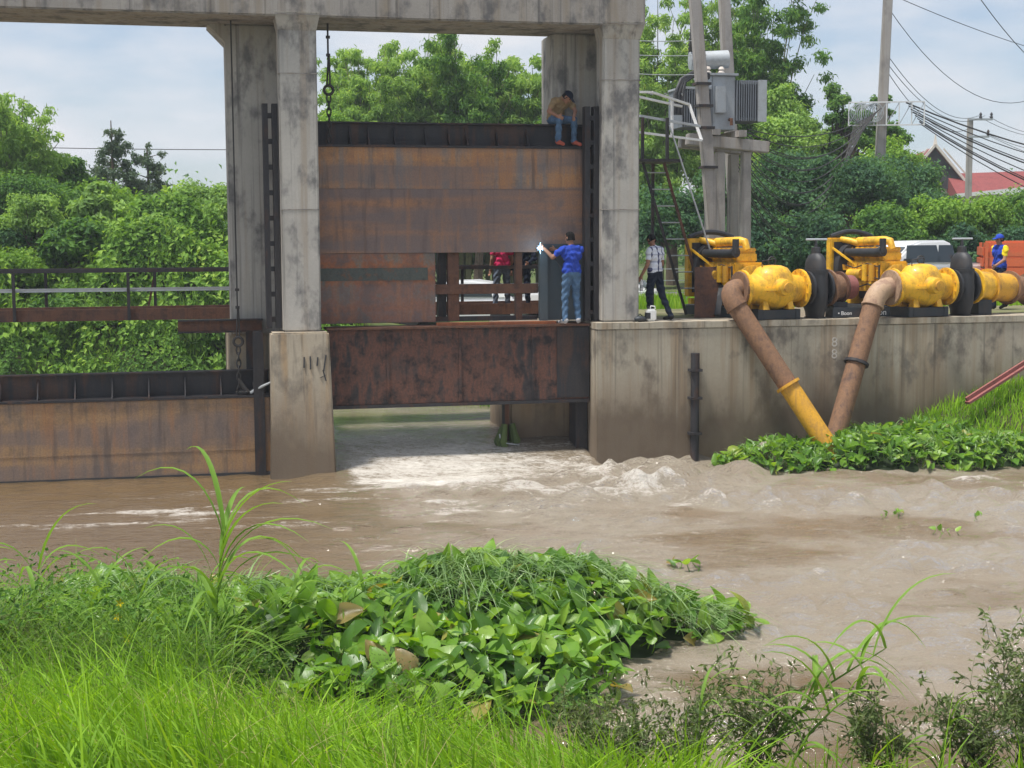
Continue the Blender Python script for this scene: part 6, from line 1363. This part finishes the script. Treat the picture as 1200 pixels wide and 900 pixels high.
for args in (('tall reed with many long arching leaves rising above the hyacinth heap', -2.80, 13.3, 2.25, 14, 3, (.05, 0), .040),
             ('shorter reed with upright blades left of the tallest reed', -3.55, 13.5, 1.35, 7, 5, (.0, 0), .034),
             ('broad-bladed reed bending over the weeds', -4.15, 13.4, 1.15, 7, 8, (.25, 0), .034),
             ('reed with drooping blades in the weeds by the water', -5.15, 13.8, 1.25, 9, 11, (-.1, 0), .034),
             ('bent reed at the far edge of the weeds', -5.75, 13.6, 1.3, 8, 12, (.3, 0), .034),
             ('low reed trailing blades over the hyacinth leaves', -2.0, 13.9, 1.25, 8, 15, (.5, 0), .032),
             ('reed with wide fresh blades between the two tallest reeds', -3.1, 13.6, 1.5, 8, 33, (.15, 0), .034),
             ('loose reed tuft near the yellow flowers', -3.9, 13.0, 1.2, 8, 36, (-.15, 0), .030),
             ('reed with long blades trailing towards the hyacinth heap', -2.45, 13.7, 1.3, 8, 39, (.35, 0), .032),
             ('tall loose reed near the end of the weeds', -4.6, 13.6, 1.55, 9, 42, (.05, 0), .034),
             ('leafy reed with crossing blades at the far edge of the weeds', -5.35, 13.3, 1.35, 9, 45, (.2, 0), .034),
             ('slim pale reed standing straight up in the lime grass', -2.55, 11.9, .95, 5, 18, (0, 0), .018),
             ('tall reed leaning hard to one side at the water among dark weeds', 1.98, 11.2, 1.75, 11, 21, (.55, 0), .034),
             ('second leaning reed with broad blades among the dark weeds', 2.15, 11.0, 1.35, 9, 24, (.45, 0), .036),
             ('small upright reed in the dark weeds', 1.45, 11.1, 1.1, 5, 27, (.02, 0), .020),
             ('small reed beside the dark leafy bush', 3.3, 10.9, .85, 6, 30, (.1, 0), .024)):
    lb, x, y, h, nl_, sd_, le, wl_ = args; wl_ *= 1.5; nl_ = int(nl_*1.5); reed(lb, x, y, nz(x, y) - .03 + (.3 if x < -1.9 and y > 13 else 0), h, nl_, sd_, le, wl_)
# dark weedy bushes on the near bank
def weed_bush(label, x, y, h, wdt, seed, ns=16):
    r = np.random.default_rng(seed); t = thing('weed_bush', label, 'weed', x, y, nz(x, y) - .05, 0, world=True); b = MB(); P, D = [], []
    for i in range(ns):
        a = r.random()*6.28; ou = wdt*r.random()**.6; hh = h*(.5 + .55*r.random()); pts = [np.array([0, 0, 0.])]; m = 9
        for k2 in range(1, m + 1):
            q = k2/m; pts.append(np.array([ou*math.cos(a)*q**1.2 + .03*r.normal(), ou*math.sin(a)*q**1.2*.7 + .03*r.normal(), hh*q]))
        b.tube(pts, [.006*(1 - .8*k2/m) + .001 for k2 in range(m+1)], 4)
        for k2 in range(4, m + 1):
            for s2 in range(2):
                tw = unit(r.normal(size=3) + np.array([0, 0, .35])); ln = .07 + .16*r.random(); p0 = pts[k2]; p1 = p0 + tw*ln; b.tube([p0, p1], [.003, .001], 3)
                for c in range(5): P.append(p0 + tw*ln*(.3 + .75*c/4)); D.append(unit(tw*.6 + r.normal(size=3)))
    b.build('stems', M['twig'], t); P, D = np.array(P), np.array(D); n = len(P)
    V, F = leaf_quads(P, D, unit(r.normal(size=(n, 3)) + np.array([0, 0, .8])), .04 + .045*r.random(n), .016 + .016*r.random(n)); link('foliage', np_mesh('foliage', V, F), M['weed'], t)
for args in (('dark twiggy weed bush at the water edge with fine leaves', 4.15, 11.4, 1.15, .62, 1, 22), ('tallest dark twiggy bush reaching over the pale water', 4.75, 11.7, 1.30, .6, 2, 22), ('dark weed bush around the leaning reed', 1.95, 11.3, .95, .55, 3, 20),
             ('low dark weed with small leaves beside the leaning reed', 1.35, 11.2, .75, .45, 4, 16), ('sparse low weed between the two dark bushes', 2.85, 11.1, .70, .5, 5, 16), ('thin scrubby weed in the shallow water by the lime grass', .62, 11.6, .62, .42, 6, 14),
             ('scrubby little weed at the tip of the lime grass', .95, 11.2, .55, .4, 7, 12), ('ragged weed bush under the tallest dark bush', 3.55, 10.9, .8, .5, 8, 18), ('dark weed tuft among the hyacinth and tall grass', -4.75, 13.2, .95, .55, 9, 18)):
    weed_bush(*args)
# small yellow wildflowers in the left weeds
for i, (x, y, z) in enumerate(((-3.62, 13.0, .98), (-3.5, 12.9, .80), (-3.58, 12.95, 1.12))):
    t = thing('wildflower', 'tiny yellow wildflower among the weeds behind the lime grass', 'flower', x, y, z - .5, 0, 'yellow wildflowers', True)
    MB().tube([(0, .03, 0), (0, 0, .5)], .004, 5).build('stem', M['reed'], t)
    for k2 in range(5):
        a = k2*1.257; MB().add([(0, 0, .5), (.025*math.cos(a-.4), -.01, .5 + .025*math.sin(a-.4)), (.045*math.cos(a), -.015, .5 + .045*math.sin(a)), (.025*math.cos(a+.4), -.01, .5 + .025*math.sin(a+.4))], [(0, 1, 2, 3)]).build('petal', M['yellowc'], t)

# light haze in the air
hb = MB(); hb.box(-260, 260, -40, 330, -3, 22); hz_o = hb.build('haze', None); tag(hz_o, kind='stuff')
hm_ = bpy.data.materials.new('haze'); hm_.use_nodes = True; t_ = hm_.node_tree; t_.nodes.clear(); pv = t_.nodes.new('ShaderNodeVolumePrincipled'); mo = t_.nodes.new('ShaderNodeOutputMaterial')
pv.inputs['Color'].default_value = (.86, .92, 1, 1); pv.inputs['Density'].default_value = .0008; pv.inputs['Anisotropy'].default_value = .2; t_.links.new(pv.outputs[0], mo.inputs['Volume']); hz_o.data.materials.append(hm_)
